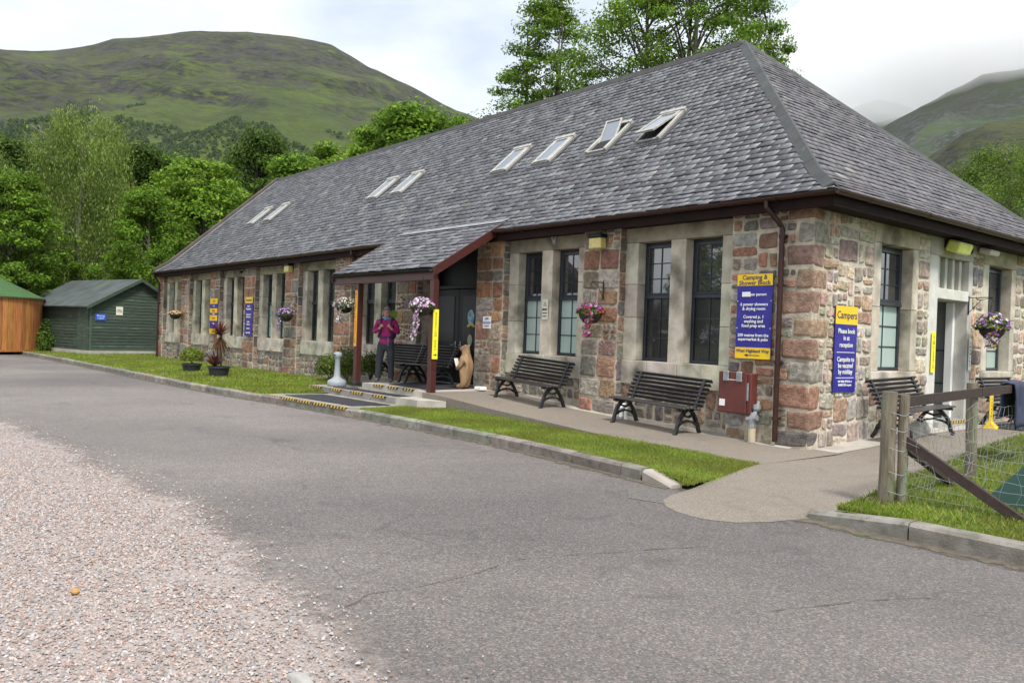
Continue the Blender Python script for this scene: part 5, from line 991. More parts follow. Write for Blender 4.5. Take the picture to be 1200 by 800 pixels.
g = MB(); g.add([(0.01, 0.01, 0), (gW - .01, .01, 0), (gW - .01, gL, 0), (.01, gL, 0), (0.01, .01, EH - .02), (gW - .01, .01, EH - .02), (gW - .01, gL, EH - .02), (.01, gL, EH - .02), (gW / 2, .01, AH - .03), (gW / 2, gL, AH - .03)], [(0, 1, 5, 8, 4), (1, 2, 6, 5), (2, 3, 7, 9, 6), (3, 0, 4, 7)])
slabs(g, (0, 0), (gW, 0), .13, lambda t: EH + (AH - EH) * (1 - abs(2 * t - 1)), .135, (1, 1, 1), (0, -1)); slabs(g, (0, gL), (0, 0), .13, lambda t: EH, .135, (.95, .95, .95), (-1, 0)); o = g.build('wall', m_shed, sh)
g = MB(); 
for t in range(5): g.cbox((-.035, .15 + t * .19, .1), (-.012, .33 + t * .19, 1.98), .004, jc((1.1, 1.15, 1.1), .1))
g.build('door', m_shed, sh)
g = MB(); g.cbox((-.03, -.035, 0), (.04, .01, EH), .005, (1.4, 1.5, 1.4)); g.cbox((gW - .04, -.035, 0), (gW + .03, .01, EH), .005); g.build('corner_trim', m_shed, sh)
g = MB(); sx_ = .22
for s_ in (0, 1):
    x_e = -.25 if s_ == 0 else gW + .25; xm = gW / 2; sl_ = (AH - EH) / (gW / 2); ze = EH - .25 * sl_
    for q in range(4):
        y0 = -.22 + (gL + .4) * q / 4; y1 = y0 + (gL + .4) / 4 + .05; dz = .006 * q
        vs = [(x_e, y0, ze + .03 + dz), (xm, y0, AH + .03 + dz), (xm, y1, AH + .03 + dz), (x_e, y1, ze + .03 + dz)]; vs += [(x, y, z - .045) for x, y, z in vs]; g.add(vs, [(0, 1, 2, 3), (7, 6, 5, 4), (0, 4, 5, 1), (1, 5, 6, 2), (2, 6, 7, 3), (3, 7, 4, 0)])
g.build('roof', m_felt, sh)
g = MB(); 
for s_ in (0, 1):
    x_e = -.27 if s_ == 0 else gW + .27; ze = EH - .27 * (AH - EH) / (gW / 2); vs = [(x_e, -.245, ze - .10), (gW / 2, -.245, AH - .10), (gW / 2, -.245, AH + .05), (x_e, -.245, ze + .05)]; vs += [(x, y + .02, z) for x, y, z in vs]; g.add(vs, [(0, 1, 2, 3), (7, 6, 5, 4), (0, 4, 5, 1), (2, 6, 7, 3), (3, 7, 4, 0)])
g.build('bargeboard', m_shed, sh)
g = MB(); g.prism([(-.1, -.15), (gW + .1, -.15), (gW + .1, gL), (-.1, gL)], -.2, .13); g.build('concrete_base', m_concl, sh)
def shed_sign(x, z, w_, h, m_, body, col, label, s_): 
    o = empty('notice', (0, 0, 0), 0, label, 'notice'); o.matrix_world = Mx @ Matrix.Translation((x, -.03, z)); g = MB(); g.cbox((0, -.012, 0), (w_, 0, h), .003); g.build('board', m_, o); text(body, s_, Matrix.Translation((w_ / 2, -.0145, h / 2)) @ Matrix.Rotation(PI / 2, 4, 'X'), col, o)
shed_sign(.17, 1.42, .46, .30, MAT('bright_blue', (.02, .09, .48), .4), 'Drying\nroom', m_white, 'small blue notice on the green shed gable', .12); shed_sign(1.05, 1.68, .30, .36, m_cream, 'BIKE\nSTORE', m_ink, 'small white notice on the green shed gable', .09)
# round larch cabin
cc = on_ray(-45, 405, 43.2); yr = 3.05; cb = empty('round_cabin', (cc.x, cc.y, .12), 0, 'round orange timber cabin with conical green roof beyond the shed', 'cabin')
m_larch = MAT('orange_larch', (.42, .175, .05), .6, (.27, .095, .028), 3, attr=True, bump=.2, bscale=12, stretch=(6, 6, .5))
g = MB(); nb = 84
for k in range(nb):
    a0 = 2 * PI * k / nb; a1 = 2 * PI * (k + .93) / nb; c = jc((1, 1, 1), .28); q = [(math.cos(a0) * yr, math.sin(a0) * yr), (math.cos(a1) * yr, math.sin(a1) * yr), (math.cos(a1) * (yr - .04), math.sin(a1) * (yr - .04)), (math.cos(a0) * (yr - .04), math.sin(a0) * (yr - .04))]; g.prism(q, .08, 2.25, c)
g.lathe([(yr - .05, 0), (yr - .05, 2.25)], seg=60, c=(.25, .2, .2)); g.build('wall', m_larch, cb)
g = MB(); g.lathe([(yr + .02, 2.23), (yr + .05, 2.27), (yr + .05, 2.35), (yr, 2.36)], seg=60); g.lathe([(yr + .03, .0), (yr + .03, .09)], seg=60); g.build('band', m_larch, cb)
g = MB(); g.lathe([(yr + .10, 2.30), (yr + .10, 2.34), (1.6, 3.08), (.4, 3.68), (.02, 3.76)], seg=48); g.build('roof', MAT('green_roof_felt', (.045, .11, .03), .9, (.035, .085, .025), 6, bump=.3), cb)
da = math.atan2(CAM.y - cc.y, CAM.x - cc.x) - .05; M_ = Matrix.Rotation(da, 4, 'Z')
g = MB()
for k in range(6): y = .75 + .17 * (k - 3); g.cbox((yr - .02, y - .083, .1), (yr + .035, y + .083, 2.1), .006, jc((1.5, 1.9, 2.2), .1), M=M_)
dd_ = g.build('door', m_larch, cb); g = MB(); g.tube([M_ @ Vector((yr + .05, 1.12, 1.1)), M_ @ Vector((yr + .07, 1.12, 1.1))], .07, 12); g.build('lock', m_galv, dd_)
# ------------------------------------------------------------------ trees
def tree_parts(seed, H=10., R_=4., base=.25, nclump=90, cr=.9, per=130, leaf=.16, cols=None, tr=.18, droop=0., flat=.6, sparse=0., stems=1, bark=m_bark, egg=.5, branches=34):
    rr = random.Random(seed); g = np.random.default_rng(seed); cols = np.array(cols); mb = MB(); heads = []
    for s_ in range(stems):
        a = rr.uniform(0, 6.28); off = Vector((math.cos(a), math.sin(a), 0)) * (.25 * R_ if stems > 1 else .06 * R_); p = [Vector((0, 0, -.3)) + off * .15 * s_, Vector((0, 0, H * .12)) + off * .3, Vector((0, 0, H * .45)) + off * .8 + Vector((rr.uniform(-.3, .3), rr.uniform(-.3, .3), 0)), Vector((0, 0, H * .75)) + off, Vector((0, 0, H * .93)) + off * 1.1]
        mb.tube(p, [tr * 1.25, tr, tr * .7, tr * .38, tr * .1], 8); heads.append(p)
    C0 = []
    while len(C0) < nclump:
        u = rr.random() ** .8; z = base + (1 - base) * u; prof = math.sin(PI * min(1, (u * (1 - egg * .35) + .14)) ** (.8)) ** .7; a = rr.uniform(0, 6.28); nz_ = 1 + .42 * noise.noise(Vector((math.cos(a) * 1.3, math.sin(a) * 1.3, z * 3 + seed))); rad = R_ * prof * nz_ * (rr.random() ** .42); C0.append(Vector((rad * math.cos(a), rad * math.sin(a), H * z * (1 - .10 * (rad / R_)))))
    for c in C0[:branches]:
        hp = rr.choice(heads); zt = max(H * base * .7, c.z - abs(c.xy.length) * rr.uniform(.5, 1.1)); t = min(.92, zt / H); st_ = Vector((lerp([q.z for q in hp], [q.x for q in hp], zt), lerp([q.z for q in hp], [q.y for q in hp], zt), zt)); m_ = st_.lerp(c, .5) + Vector((rr.uniform(-.2, .2), rr.uniform(-.2, .2), .12 * R_ * (1 if not droop else 1.3)))
        r0 = tr * (1 - t) * .55 + .02; mb.tube([st_, m_, c], [r0, r0 * .6, .012], 5, cap=False)
        for _ in range(2): e_ = c + Vector((rr.uniform(-1, 1) * cr * .6, rr.uniform(-1, 1) * cr * .6, rr.uniform(-.2, .5) * cr)); mb.tube([m_.lerp(c, .5), c.lerp(e_, .5) + Vector((0, 0, .1)), e_], [r0 * .35, .012, .006], 4, cap=False)
    P = []; N_ = []; CC = []
    for c in C0:
        k = int(per * rr.uniform(.5, 1.4) * (1 - sparse * rr.random())); s = cr * rr.uniform(.6, 1.25); d = g.normal(0, 1, (k, 3)); d /= np.linalg.norm(d, axis=1)[:, None]; rad = g.random(k)[:, None] ** .5; q = d * rad * s * np.array([1, 1, flat]); 
        if droop: q[:, 2] -= droop * g.random(k) ** 1.5 * (.5 + rad[:, 0])
        P.append(q + np.array(c)); N_.append(d * np.array([.6, .6, 1.]) + np.array([0, 0, .5])); CC.append(cols[g.integers(0, len(cols), k)] * rr.uniform(.75, 1.28))
    P = np.concatenate(P); N_ = np.concatenate(N_) + g.normal(0, .45, (len(P), 3)); CC = np.concatenate(CC) * g.uniform(.75, 1.25, len(P))[:, None]; N_ /= np.linalg.norm(N_, axis=1)[:, None]
    T = np.cross(N_, g.normal(0, 1, N_.shape)); T /= np.linalg.norm(T, axis=1)[:, None]; S_ = np.cross(N_, T); s = leaf * g.uniform(.6, 1.4, len(P))[:, None]
    if droop: T = T * .4 + np.array([0, 0, -1.]); T /= np.linalg.norm(T, axis=1)[:, None]
    V = np.stack([P - T * s, P - S_ * s * .5 + N_ * s * .12, P + T * s, P + S_ * s * .5 + N_ * s * .12], 1).reshape(-1, 3); F = np.arange(len(V)).reshape(-1, 4)
    return mb, V, F, CC, bark
def make_tree(name, **k):
    root = empty(name); mb, V, F, C, bark = tree_parts(**k); mb.build('trunk', bark, root, smooth=True); mesh_np('crown', V, F, C, m_leaf, root); return root
G_BR = [(.14, .25, .022), (.18, .30, .028), (.10, .19, .018), (.22, .32, .045)]; G_DK = [(.05, .095, .014), (.07, .12, .018), (.035, .068, .012), (.095, .15, .02)]; G_MID = [(.09, .165, .02), (.12, .20, .025), (.065, .125, .016), (.15, .23, .03)]
G_PALE = [(.15, .22, .045), (.19, .26, .055), (.11, .17, .03), (.22, .28, .075)]
T_ = dict(
    maple=make_tree('maple_tree', seed=3, H=10, R_=4.4, base=.14, nclump=250, cr=.80, per=190, leaf=.098, cols=G_BR, tr=.2, flat=.5),
    maple2=make_tree('maple_tree', seed=14, H=10, R_=4.2, base=.10, nclump=250, cr=.85, per=190, leaf=.098, cols=G_BR[:3] + G_MID[:2], tr=.2, flat=.5),
    birch=make_tree('birch_tree', seed=5, H=10, R_=2.5, base=.16, nclump=260, cr=.60, per=210, leaf=.052, cols=G_PALE, tr=.12, droop=.9, flat=.8, bark=m_birch, egg=1.1),
    oak=make_tree('oak_tree', seed=8, H=10, R_=4.2, base=.08, nclump=230, cr=.95, per=190, leaf=.105, cols=G_DK + G_MID[:1], tr=.22),
    ash=make_tree('ash_tree', seed=9, H=14, R_=2.7, base=.30, nclump=190, cr=.62, per=190, leaf=.062, cols=G_MID + G_BR[:2], tr=.13, flat=.42, sparse=.35, stems=3, branches=60),
    ash2=make_tree('ash_tree', seed=21, H=16, R_=4.5, base=.42, nclump=360, cr=.74, per=200, leaf=.062, cols=G_BR + G_MID, tr=.2, flat=.45, sparse=.2, stems=3, branches=110),
    willow=make_tree('willow_tree', seed=33, H=8, R_=3.6, base=.08, nclump=280, cr=.60, per=230, leaf=.036, cols=G_PALE[:3] + G_MID[:2], tr=.12, flat=.8, sparse=.4, stems=4, branches=110))
TB = dict(maple=10, maple2=10, birch=10, oak=10, ash=14, ash2=16, willow=8); usedT = set()
def put_tree(kind, px, top, dist, label, rs=1., group='trees behind the building', gz=.1):
    p = on_ray(px, top, dist); H = p.z - gz; o = T_[kind] if kind not in usedT else copy_tree(T_[kind]); usedT.add(kind); s = H / TB[kind]
    o.location = (p.x, p.y, gz); o.scale = (s * rs, s * rs, s); o.rotation_euler = (0, 0, R.uniform(0, 6.28)); return tag(o, label, 'tree', group)
put_tree('ash', 642, -6, 37, 'open crowned ash tree above the roof ridge, left of the big one', 1.0)
put_tree('ash2', 800, -75, 35, 'big spreading ash tree rising highest behind the roof ridge', 1.0)
put_tree('ash', 893, -30, 37, 'thin branched ash tree behind the ridge beside the hip', .70)
put_tree('birch', 98, 122, 50, 'pale drooping birch tree, tallest of those behind the sheds', .92)
put_tree('maple', 236, 186, 50, 'bright green maple tree just left of the far gable', 1.03)
put_tree('maple2', 172, 222, 45, 'bright green maple tree behind the green shed roof', .8)
put_tree('maple2', 18, 205, 47, 'bright green maple tree behind the round cabin', .9)
put_tree('oak', 12, 168, 68, 'dark green oak tree at the left edge behind the round cabin', 1.0)
put_tree('oak', 60, 178, 74, 'dark green oak tree left of the tall birch', .9)
put_tree('oak', 165, 176, 66, 'dark green oak tree right of the tall birch', .85)
put_tree('maple2', 205, 186, 78, 'mid green tree rising behind the bright maple', .9)
put_tree('oak', 307, 160, 74, 'small dark oak tree above the far end of the ridge', .75)
put_tree('oak', 262, 200, 90, 'dark oak tree between the maple and the hillside wood', .8)
put_tree('maple2', 352, 186, 68, 'bright green maple tree lowest behind the roof ridge', 1.0)
put_tree('maple', 405, 170, 70, 'bright green maple tree second along the ridge', 1.0)
put_tree('maple', 445, 150, 66, 'bright green maple tree behind the middle of the ridge', .95)
put_tree('maple2', 488, 128, 62, 'taller bright green maple tree behind the ridge left of the sky gap', 1.0)
put_tree('maple', 530, 135, 64, 'bright green maple tree at the edge of the sky gap', .8)
put_tree('oak', 470, 140, 76, 'dark oak tree peeping between the maples behind the ridge', .8)
put_tree('willow', 1165, 172, 34, 'leafy willow tree beyond the right slope of the roof', 1.0)
put_tree('willow', 1110, 205, 42, 'smaller willow tree behind the right hip line', .9)
put_tree('willow', 1235, 170, 30, 'willow tree at the right edge of the view', .95)
put_tree('oak', -35, 172, 55, 'dark oak tree at the far left edge', 1.0)
put_tree('birch', -70, 120, 48, 'birch tree beyond the left edge', 1.2)
def tree_at(kind, x, y, H, label):
    o = copy_tree(T_[kind]); s = H / TB[kind]; o.location = (x, y, 0); o.scale = (s, s, s); o.rotation_euler = (0, 0, R.uniform(0, 6)); tag(o, label, 'tree', 'trees across the car park')
for i, (k, x, y, H) in enumerate([('maple', -20.6, -27, 9), ('oak', -44, -38, 4.5), ('maple2', -34, -36, 4), ('oak', -60, -42, 5), ('oak', 22, 34, 11), ('maple', 30, 24, 8)]): tree_at(k, x, y, H, ['rounded maple across the car park, mirrored in the window nearest the corner', 'low dark oak across the car park, far to the left', 'small maple across the car park beside the low oak', 'lowest dark oak farthest across the car park', 'tall dark oak beyond the side path, out of view', 'round maple beyond the side path, out of view'][i])
# undergrowth behind the sheds
ub = empty('undergrowth_bush'); 
def f_ub():
    a = R.uniform(0, 2 * PI); e_ = math.acos(R.uniform(-.1, 1)); n_ = Vector((math.cos(a) * math.sin(e_), math.sin(a) * math.sin(e_), math.cos(e_))); k = (R.random() ** .3) * (1 + .35 * noise.noise(n_ * 2.2)); return (n_.x * 1.5 * k, n_.y * 1.5 * k, .1 + n_.z * 2.2 * k), n_
V, F, C = leafquads(5500, f_ub, .085, G_DK + G_MID); mesh_np('foliage', V, F, C, m_leaf, ub); g = MB()
for k in range(6): a = k * 1.1; g.tube([(0, 0, -.2), (.5 * math.cos(a), .5 * math.sin(a), 1.6)], .03, 5)
g.build('stems', m_bark, ub)
BL = ['bush behind the round cabin', 'bush in the gap between cabin and shed', 'bush behind the green shed roof', 'bush between shed and building gable']
for i, (px, d_, s_, li) in enumerate([(-10, 50, 1.6, 0), (30, 47, 1.5, 0), (58, 46.5, 1.2, 1), (50, 42.5, .55, 1), (85, 50, 1.7, 2), (115, 51, 1.6, 2), (150, 49, 1.8, 2), (182, 45, 1.5, 3), (205, 43, 1.3, 3), (225, 47, 1.5, 3), (0, 60, 2.4, 0), (60, 62, 2.4, 0), (120, 62, 2.5, 2), (180, 62, 2.4, 2), (90, 56, 2.0, 2), (240, 60, 2.4, 3)]):
    o = ub if i == 0 else copy_tree(ub); p = on_ray(px, 405, d_); o.location = (p.x, p.y, .1); o.scale = (s_, s_, s_ * R.uniform(.8, 1.2)); o.rotation_euler = (0, 0, R.uniform(0, 6)); tag(o, ['widest leafy bush at the left edge behind the cabin', 'bush directly behind the cabin roof edge', 'tall bush filling the gap between cabin and shed', 'smallest bush squeezed between cabin wall and shed', 'bush behind the left eave of the shed roof', 'bush behind the middle of the shed roof', 'bush behind the peak of the shed gable', 'bush behind the right slope of the shed gable', 'bush hard against the far gable wall', 'bush half hidden by the gable coping', 'large shaded bush in the back row far left', 'large shaded bush in the back row behind the cabin gap', 'large shaded bush in the back row under the birch', 'large shaded bush in the back row beside the gable', 'shaded bush in the middle row under the birch', 'large shaded bush in the back row behind the roof end'][i], 'bush', 'undergrowth behind the sheds')
# far wood at the foot of the hill
hp = HV.reshape(-1, 3); dx = hp[:, 0] - CAM.x; dy = hp[:, 1] - CAM.y; rad = np.hypot(dx, dy)
def hill_z(x, y):
    a = math.atan2(y - CAM.y, x - CAM.x); az0_, az1_ = math.atan2(HV[0, -1, 1] - CAM.y, HV[0, -1, 0] - CAM.x), math.atan2(HV[-1, -1, 1] - CAM.y, HV[-1, -1, 0] - CAM.x)
    if a < 0: a += 2 * PI
    if az1_ < 0: az1_ += 2 * PI
    i = int(round((a - az0_) / (az1_ - az0_) * (HV.shape[0] - 1))); i = max(0, min(HV.shape[0] - 1, i)); r_ = np.hypot(HV[i, :, 0] - CAM.x, HV[i, :, 1] - CAM.y); return float(np.interp(math.hypot(x - CAM.x, y - CAM.y), r_, HV[i, :, 2]))
Ps = []; Ns = []; Cs = []
tries = 0
while len(Ps) < 7000 and tries < 160000:
    tries += 1; px = R.uniform(-120, 620); d_ = R.uniform(520, 1700); q = on_ray(px, 380, d_); z = hill_z(q.x, q.y); el = (z - CAM.z) / d_; lim = .218 + .03 * noise.noise(Vector((px * .006, 0, 5))) + .02 * noise.noise(Vector((px * .03, 2, 5)))
    if el > lim * 1.0 + .018 or el < .15: continue
    if noise.noise(Vector((q.x / 130, q.y / 130, 0))) < -.30 + max(0, (el - lim + .02)) * 12: continue
    Ps.append((q.x, q.y, z)); 
Ps = np.array(Ps); n = len(Ps); k = 20; h = rng.uniform(5, 10, n); d = rng.normal(0, 1, (n, k, 3)); d /= np.linalg.norm(d, axis=2)[:, :, None]; d[:, :, 2] = np.abs(d[:, :, 2])
P = Ps[:, None] + d * np.stack([h * .36, h * .36, h * .75], 1)[:, None] * rng.uniform(.75, 1.05, (n, k, 1)) + np.array([0, 0, .0]); P = P.reshape(-1, 3); N_ = d.reshape(-1, 3) + rng.normal(0, .35, (n * k, 3)); N_ /= np.linalg.norm(N_, axis=1)[:, None]
T2 = np.cross(N_, rng.normal(0, 1, N_.shape)); T2 /= np.linalg.norm(T2, axis=1)[:, None]; S2 = np.cross(N_, T2); s = np.repeat(h * .17, k)[:, None]
V = np.stack([P - T2 * s, P - S2 * s * .8, P + T2 * s, P + S2 * s * .8], 1).reshape(-1, 3); C = np.array([(.045, .085, .026), (.06, .105, .028), (.038, .072, .03), (.075, .12, .03)])[rng.integers(0, 4, n)]; C = np.repeat(C, k, 0) * rng.uniform(.8, 1.2, n * k)[:, None]
tag(mesh_np('woodland', V, np.arange(len(V)).reshape(-1, 4), C, m_leaf), 'distant blue green wood along the foot of the hill', 'woodland', kind='stuff')
# ------------------------------------------------------------------ carved bear and hiker
def skin(name, V, E, Rr, mat, parent=None, sub=2, root=0):
    me = bpy.data.meshes.new(name); me.from_pydata([tuple(v) for v in V], E, []); o = bpy.data.objects.new(name, me); COL.objects.link(o)
    md = o.modifiers.new('s', 'SKIN'); md.use_smooth_shade = True; sv = me.skin_vertices[0].data
    for i, r_ in enumerate(Rr): r_ = r_ if isinstance(r_, tuple) else (r_, r_); sv[i].radius = r_; sv[i].use_root = (i == root)
    m2 = o.modifiers.new('u', 'SUBSURF'); m2.levels = m2.render_levels = sub; bpy.context.view_layer.update()
    nm = bpy.data.meshes.new_from_object(o.evaluated_get(bpy.context.evaluated_depsgraph_get())); o.modifiers.clear(); o.data = nm; nm.materials.clear(); nm.materials.append(mat)
    for p in nm.polygons: p.use_smooth = True
    if parent: o.parent = parent
    return o
def chain(spec):
    """spec: list of chains; each is [(point, radius), ...] or starts with an int index to join"""
    V = []; E = []; Rr = []
    for ch in spec:
        prev = None
        for it in ch:
            if isinstance(it, int): prev = it; continue
            V.append(it[0]); Rr.append(it[1]); i = len(V) - 1
            if prev is not None: E.append((prev, i))
            prev = i
    return V, E, Rr
m_carve = MAT('carved_wood', (.34, .215, .115), .7, (.22, .13, .065), 9, bump=.8, bscale=45, bdist=.012, stretch=(2, 2, .7)); 
bear = empty('bear_statue', (-7.42, -.62, .43), math.radians(-68), 'carved light brown wooden bear statue holding a leaflet beside the front door', 'statue')
V, E, Rr = chain([[((0, 0, .33), .17), ((0, .01, .48), .17), ((0, .01, .63), .145), ((0, 0, .73), .10), ((0, -.01, .83), .105), ((0, -.06, .86), .09), ((0, -.14, .85), .055), ((0, -.19, .84), .035)],
    [0, ((.09, -.01, .20), .095), ((.10, .0, .08), .075), ((.10, -.12, .045), .055), ((.10, -.19, .04), .04)], [0, ((-.09, -.01, .20), .095), ((-.10, .0, .08), .075), ((-.10, -.12, .045), .055), ((-.10, -.19, .04), .04)],
    [2, ((.15, -.02, .60), .07), ((.19, -.06, .48), .06), ((.13, -.17, .42), .052), ((.05, -.20, .46), .045)], [2, ((-.15, -.02, .60), .07), ((-.19, -.06, .48), .06), ((-.13, -.17, .42), .052), ((-.05, -.20, .46), .045)],
    [4, ((.075, .01, .91), .03), ((.085, .01, .945), .026)], [4, ((-.075, .01, .91), .03), ((-.085, .01, .945), .026)]])
bear.scale = (.84, .86, .96); skin('body', V, E, Rr, m_carve, bear); g = MB(); g.lathe([(.001, -.015), (.018, -.01), (.02, .0), (.012, .012), (.001, .015)], (0, -.225, .855), 8)
for s_ in (-1, 1): g.lathe([(.001, -.01), (.011, 0), (.001, .01)], (s_ * .045, -.135, .90), 8)
g.build('nose_and_eyes', m_ink, bear); g = MB(); g.cbox((-.09, -.012, -.12), (.09, .0, .12), .003, M=Matrix.Translation((0, -.245, .53)) @ Matrix.Rotation(.35, 4, 'X')); lf = g.build('leaflet', m_white, bear); g = MB(); g.box((-.06, -.0145, -.06), (.06, -.0122, .03), M=Matrix.Translation((0, -.245, .53)) @ Matrix.Rotation(.35, 4, 'X')); g.build('leaflet_print', m_navyink, lf)
# hiker, 1.62 m
m_skin = MAT('skin', (.55, .30, .22), .5, (.48, .24, .17), 12); m_jkt = MAT('magenta_jacket', (.42, .018, .16), .75, (.30, .012, .11), 14, bump=.4, bscale=20); m_trs = MAT('charcoal_trousers', (.028, .032, .042), .8, (.045, .05, .06), 9, bump=.4, bscale=14); m_boot = MAT('grey_boots', (.06, .055, .055), .7, (.12, .11, .11), 20)
m_hair = MAT('grey_hair', (.32, .30, .28), .7, (.14, .13, .12), 25, bump=.6, bscale=60); m_pack = MAT('backpack_purple', (.07, .035, .16), .7, (.03, .03, .06), 6); m_scarf = MAT('blue_scarf', (.12, .22, .42), .8, (.25, .35, .5), 20); m_band = MAT('dark_headband', (.14, .11, .12), .8)
hk = empty('person', (-9.62, -1.22, .432), math.radians(52), 'hiker in a magenta jacket and dark trousers holding rucksack straps, standing on the porch edge', 'person')
def hand(ctr, d_, s_):
    """palm plus five curled fingers as chains rooted in the wrist joint"""
    return
W_ = .105
spec = [[((0, 0, .90), (.13, .10)), ((0, 0, 1.05), (.115, .085)), ((0, .0, 1.22), (.14, .095)), ((0, .01, 1.33), (.10, .07)), ((0, .005, 1.40), .05), ((0, -.005, 1.47), (.066, .078)), ((0, -.005, 1.55), (.072, .085)), ((0, .0, 1.61), (.045, .055))],
    [0, ((W_, 0, .84), .085), ((.125, -.01, .47), .058), ((.135, .02, .10), .042), ((.14, -.04, .045), .04), ((.145, -.12, .035), .034)], [0, ((-W_, 0, .84), .085), ((-.13, -.02, .47), .058), ((-.15, .0, .10), .042), ((-.165, -.06, .045), .04), ((-.18, -.13, .035), .034)]]
ends = []
n0 = sum(len([x for x in c if not isinstance(x, int)]) for c in spec)
for s_ in (1, -1):
    spec.append([3, ((s_ * .175, .01, 1.32), .058), ((s_ * .255, .02, 1.09), .046), ((s_ * .19, -.12, 1.13), .034), ((s_ * .115, -.185, 1.19), .024), ((s_ * .10, -.19, 1.23), (.026, .018))])
cnt = n0
for s_ in (1, -1):
    palm = cnt + 4; cnt += 5
for q, s_ in enumerate((1, -1)):
    palm = n0 + 5 * q + 4
    for k, (l_, dz) in enumerate(((.030, .018), (.034, .006), (.032, -.007), (.025, -.019))):
        spec.append([palm, ((s_ * (.085 - l_ * .5), -.205, 1.23 + dz + .008), .009), ((s_ * (.078 - l_), -.195, 1.228 + dz + .006), .008), ((s_ * (.082 - l_ * .8), -.178, 1.225 + dz), .007)])
    spec.append([palm, ((s_ * .085, -.20, 1.263), .010), ((s_ * .07, -.195, 1.283), .008)])
V, E, Rr = chain(spec); skin('body', V, E, Rr, m_skin, hk, 2)
# clothing
spec = [[((0, 0, .78), (.178, .14)), ((0, 0, .92), (.168, .13)), ((0, -.005, 1.05), (.142, .112)), ((0, .0, 1.21), (.165, .120)), ((0, .01, 1.33), (.128, .092)), ((0, .005, 1.395), .064)]]
for s_ in (1, -1): spec.append([4, ((s_ * .175, .01, 1.32), .075), ((s_ * .262, .022, 1.09), .062), ((s_ * .20, -.11, 1.13), .050), ((s_ * .135, -.17, 1.175), .040)])
V, E, Rr = chain(spec); skin('jacket', V, E, Rr, m_jkt, hk, 2)
V, E, Rr = chain([[((0, 0, .96), (.16, .12)), ((0, 0, .86), (.165, .125))], [1, ((W_, 0, .76), .105), ((.125, -.012, .47), .085), ((.135, .012, .16), .072), ((.137, .016, .03), .070)], [1, ((-W_, 0, .76), .105), ((-.13, -.022, .47), .085), ((-.15, -.005, .16), .072), ((-.152, .0, .03), .070)]]); skin('trousers', V, E, Rr, m_trs, hk, 2)
for s_, px_b, yb in ((1, .138, .02), (-1, -.155, .0)):
    V, E, Rr = chain([[((px_b, yb, .20), .058), ((px_b, yb, .05), .060), ((px_b * 1.04, yb - .09, .045), .055), ((px_b * 1.10, yb - .20, .035), .040)], ]); skin('boot', V, E, Rr, m_boot, hk, 2)
V, E, Rr = chain([[((0, .05, 1.42), .045), ((0, .065, 1.47), .055), ((0, .052, 1.56), .082), ((0, .03, 1.625), .075), ((0, -.03, 1.65), .045)], [2, ((.082, .025, 1.53), .026), ((.085, .02, 1.45), .02)], [2, ((-.082, .025, 1.53), .026), ((-.085, .02, 1.45), .02)]]); skin('hair', V, E, Rr, m_hair, hk, 2)
g = MB(); g.tube([(.082 * math.cos(t), .092 * math.sin(t) + .0, 1.598 + .004 * math.sin(t)) for t in np.linspace(0, 2 * PI, 22)], .010, 6); g.build('headband', m_band, hk, smooth=True)
g = MB(); g.tube([((.075 + .01 * math.cos(3 * t)) * math.cos(t), .07 * math.sin(t) - .005, 1.405 + .012 * math.sin(2 * t)) for t in np.linspace(0, 2 * PI, 22)], .030, 7); g.tube([(-.03, -.07, 1.40), (-.02, -.105, 1.36)], [.03, .012], 6); g.build('scarf', m_scarf, hk, smooth=True)
g = MB()
for s_ in (-1, 1): g.lathe([(.001, -.008), (.012, -.003), (.012, .003), (.001, .008)], (s_ * .030, -.088, 1.535), 8); 
g.build('eyes', m_ink, hk); g = MB(); g.lathe([(.001, -.02), (.014, -.014), (.009, .012), (.002, .026)], (0, -.098, 1.505), 8); g.build('nose', m_skin, hk, smooth=True); g = MB(); g.cbox((-.024, -.090, 1.466), (.024, -.078, 1.474), .003); g.build('mouth', MAT('lips', (.35, .10, .09), .5), hk)
pk = MB(); pk.cbox((-.17, .10, .90), (.17, .34, 1.46), .07); pk.cbox((-.20, .10, .95), (.20, .26, 1.15), .05); pko = pk.build('backpack', m_pack, hk, smooth=False)
g = MB(); g.cbox((.04, .12, 1.40), (.20, .26, 1.60), .05); g.build('rolled_cover', MAT('lime_cover', (.25, .42, .03), .6), pko)
for s_ in (-1, 1):
    g = MB(); P_ = [(s_ * .10, .10, 1.38), (s_ * .115, .0, 1.415), (s_ * .115, -.10, 1.36), (s_ * .105, -.14, 1.25), (s_ * .12, -.13, 1.10), (s_ * .17, -.04, 1.0), (s_ * .17, .12, .98)]
    g.tube(P_, .020, 5); g.build('strap', m_pack, pko, smooth=True)
g = MB(); g.tube([(.165 * math.cos(t), .128 * math.sin(t) - .0, .985) for t in np.linspace(0, 2 * PI, 20)], .022, 6); g.build('hip_belt', m_pack, pko, smooth=True)
g = MB(); g.tube([(.06, -.13, .985), (.065, -.14, .90), (.06, -.13, .80)], .010, 5); g.build('belt_strap', m_scarf, pko)
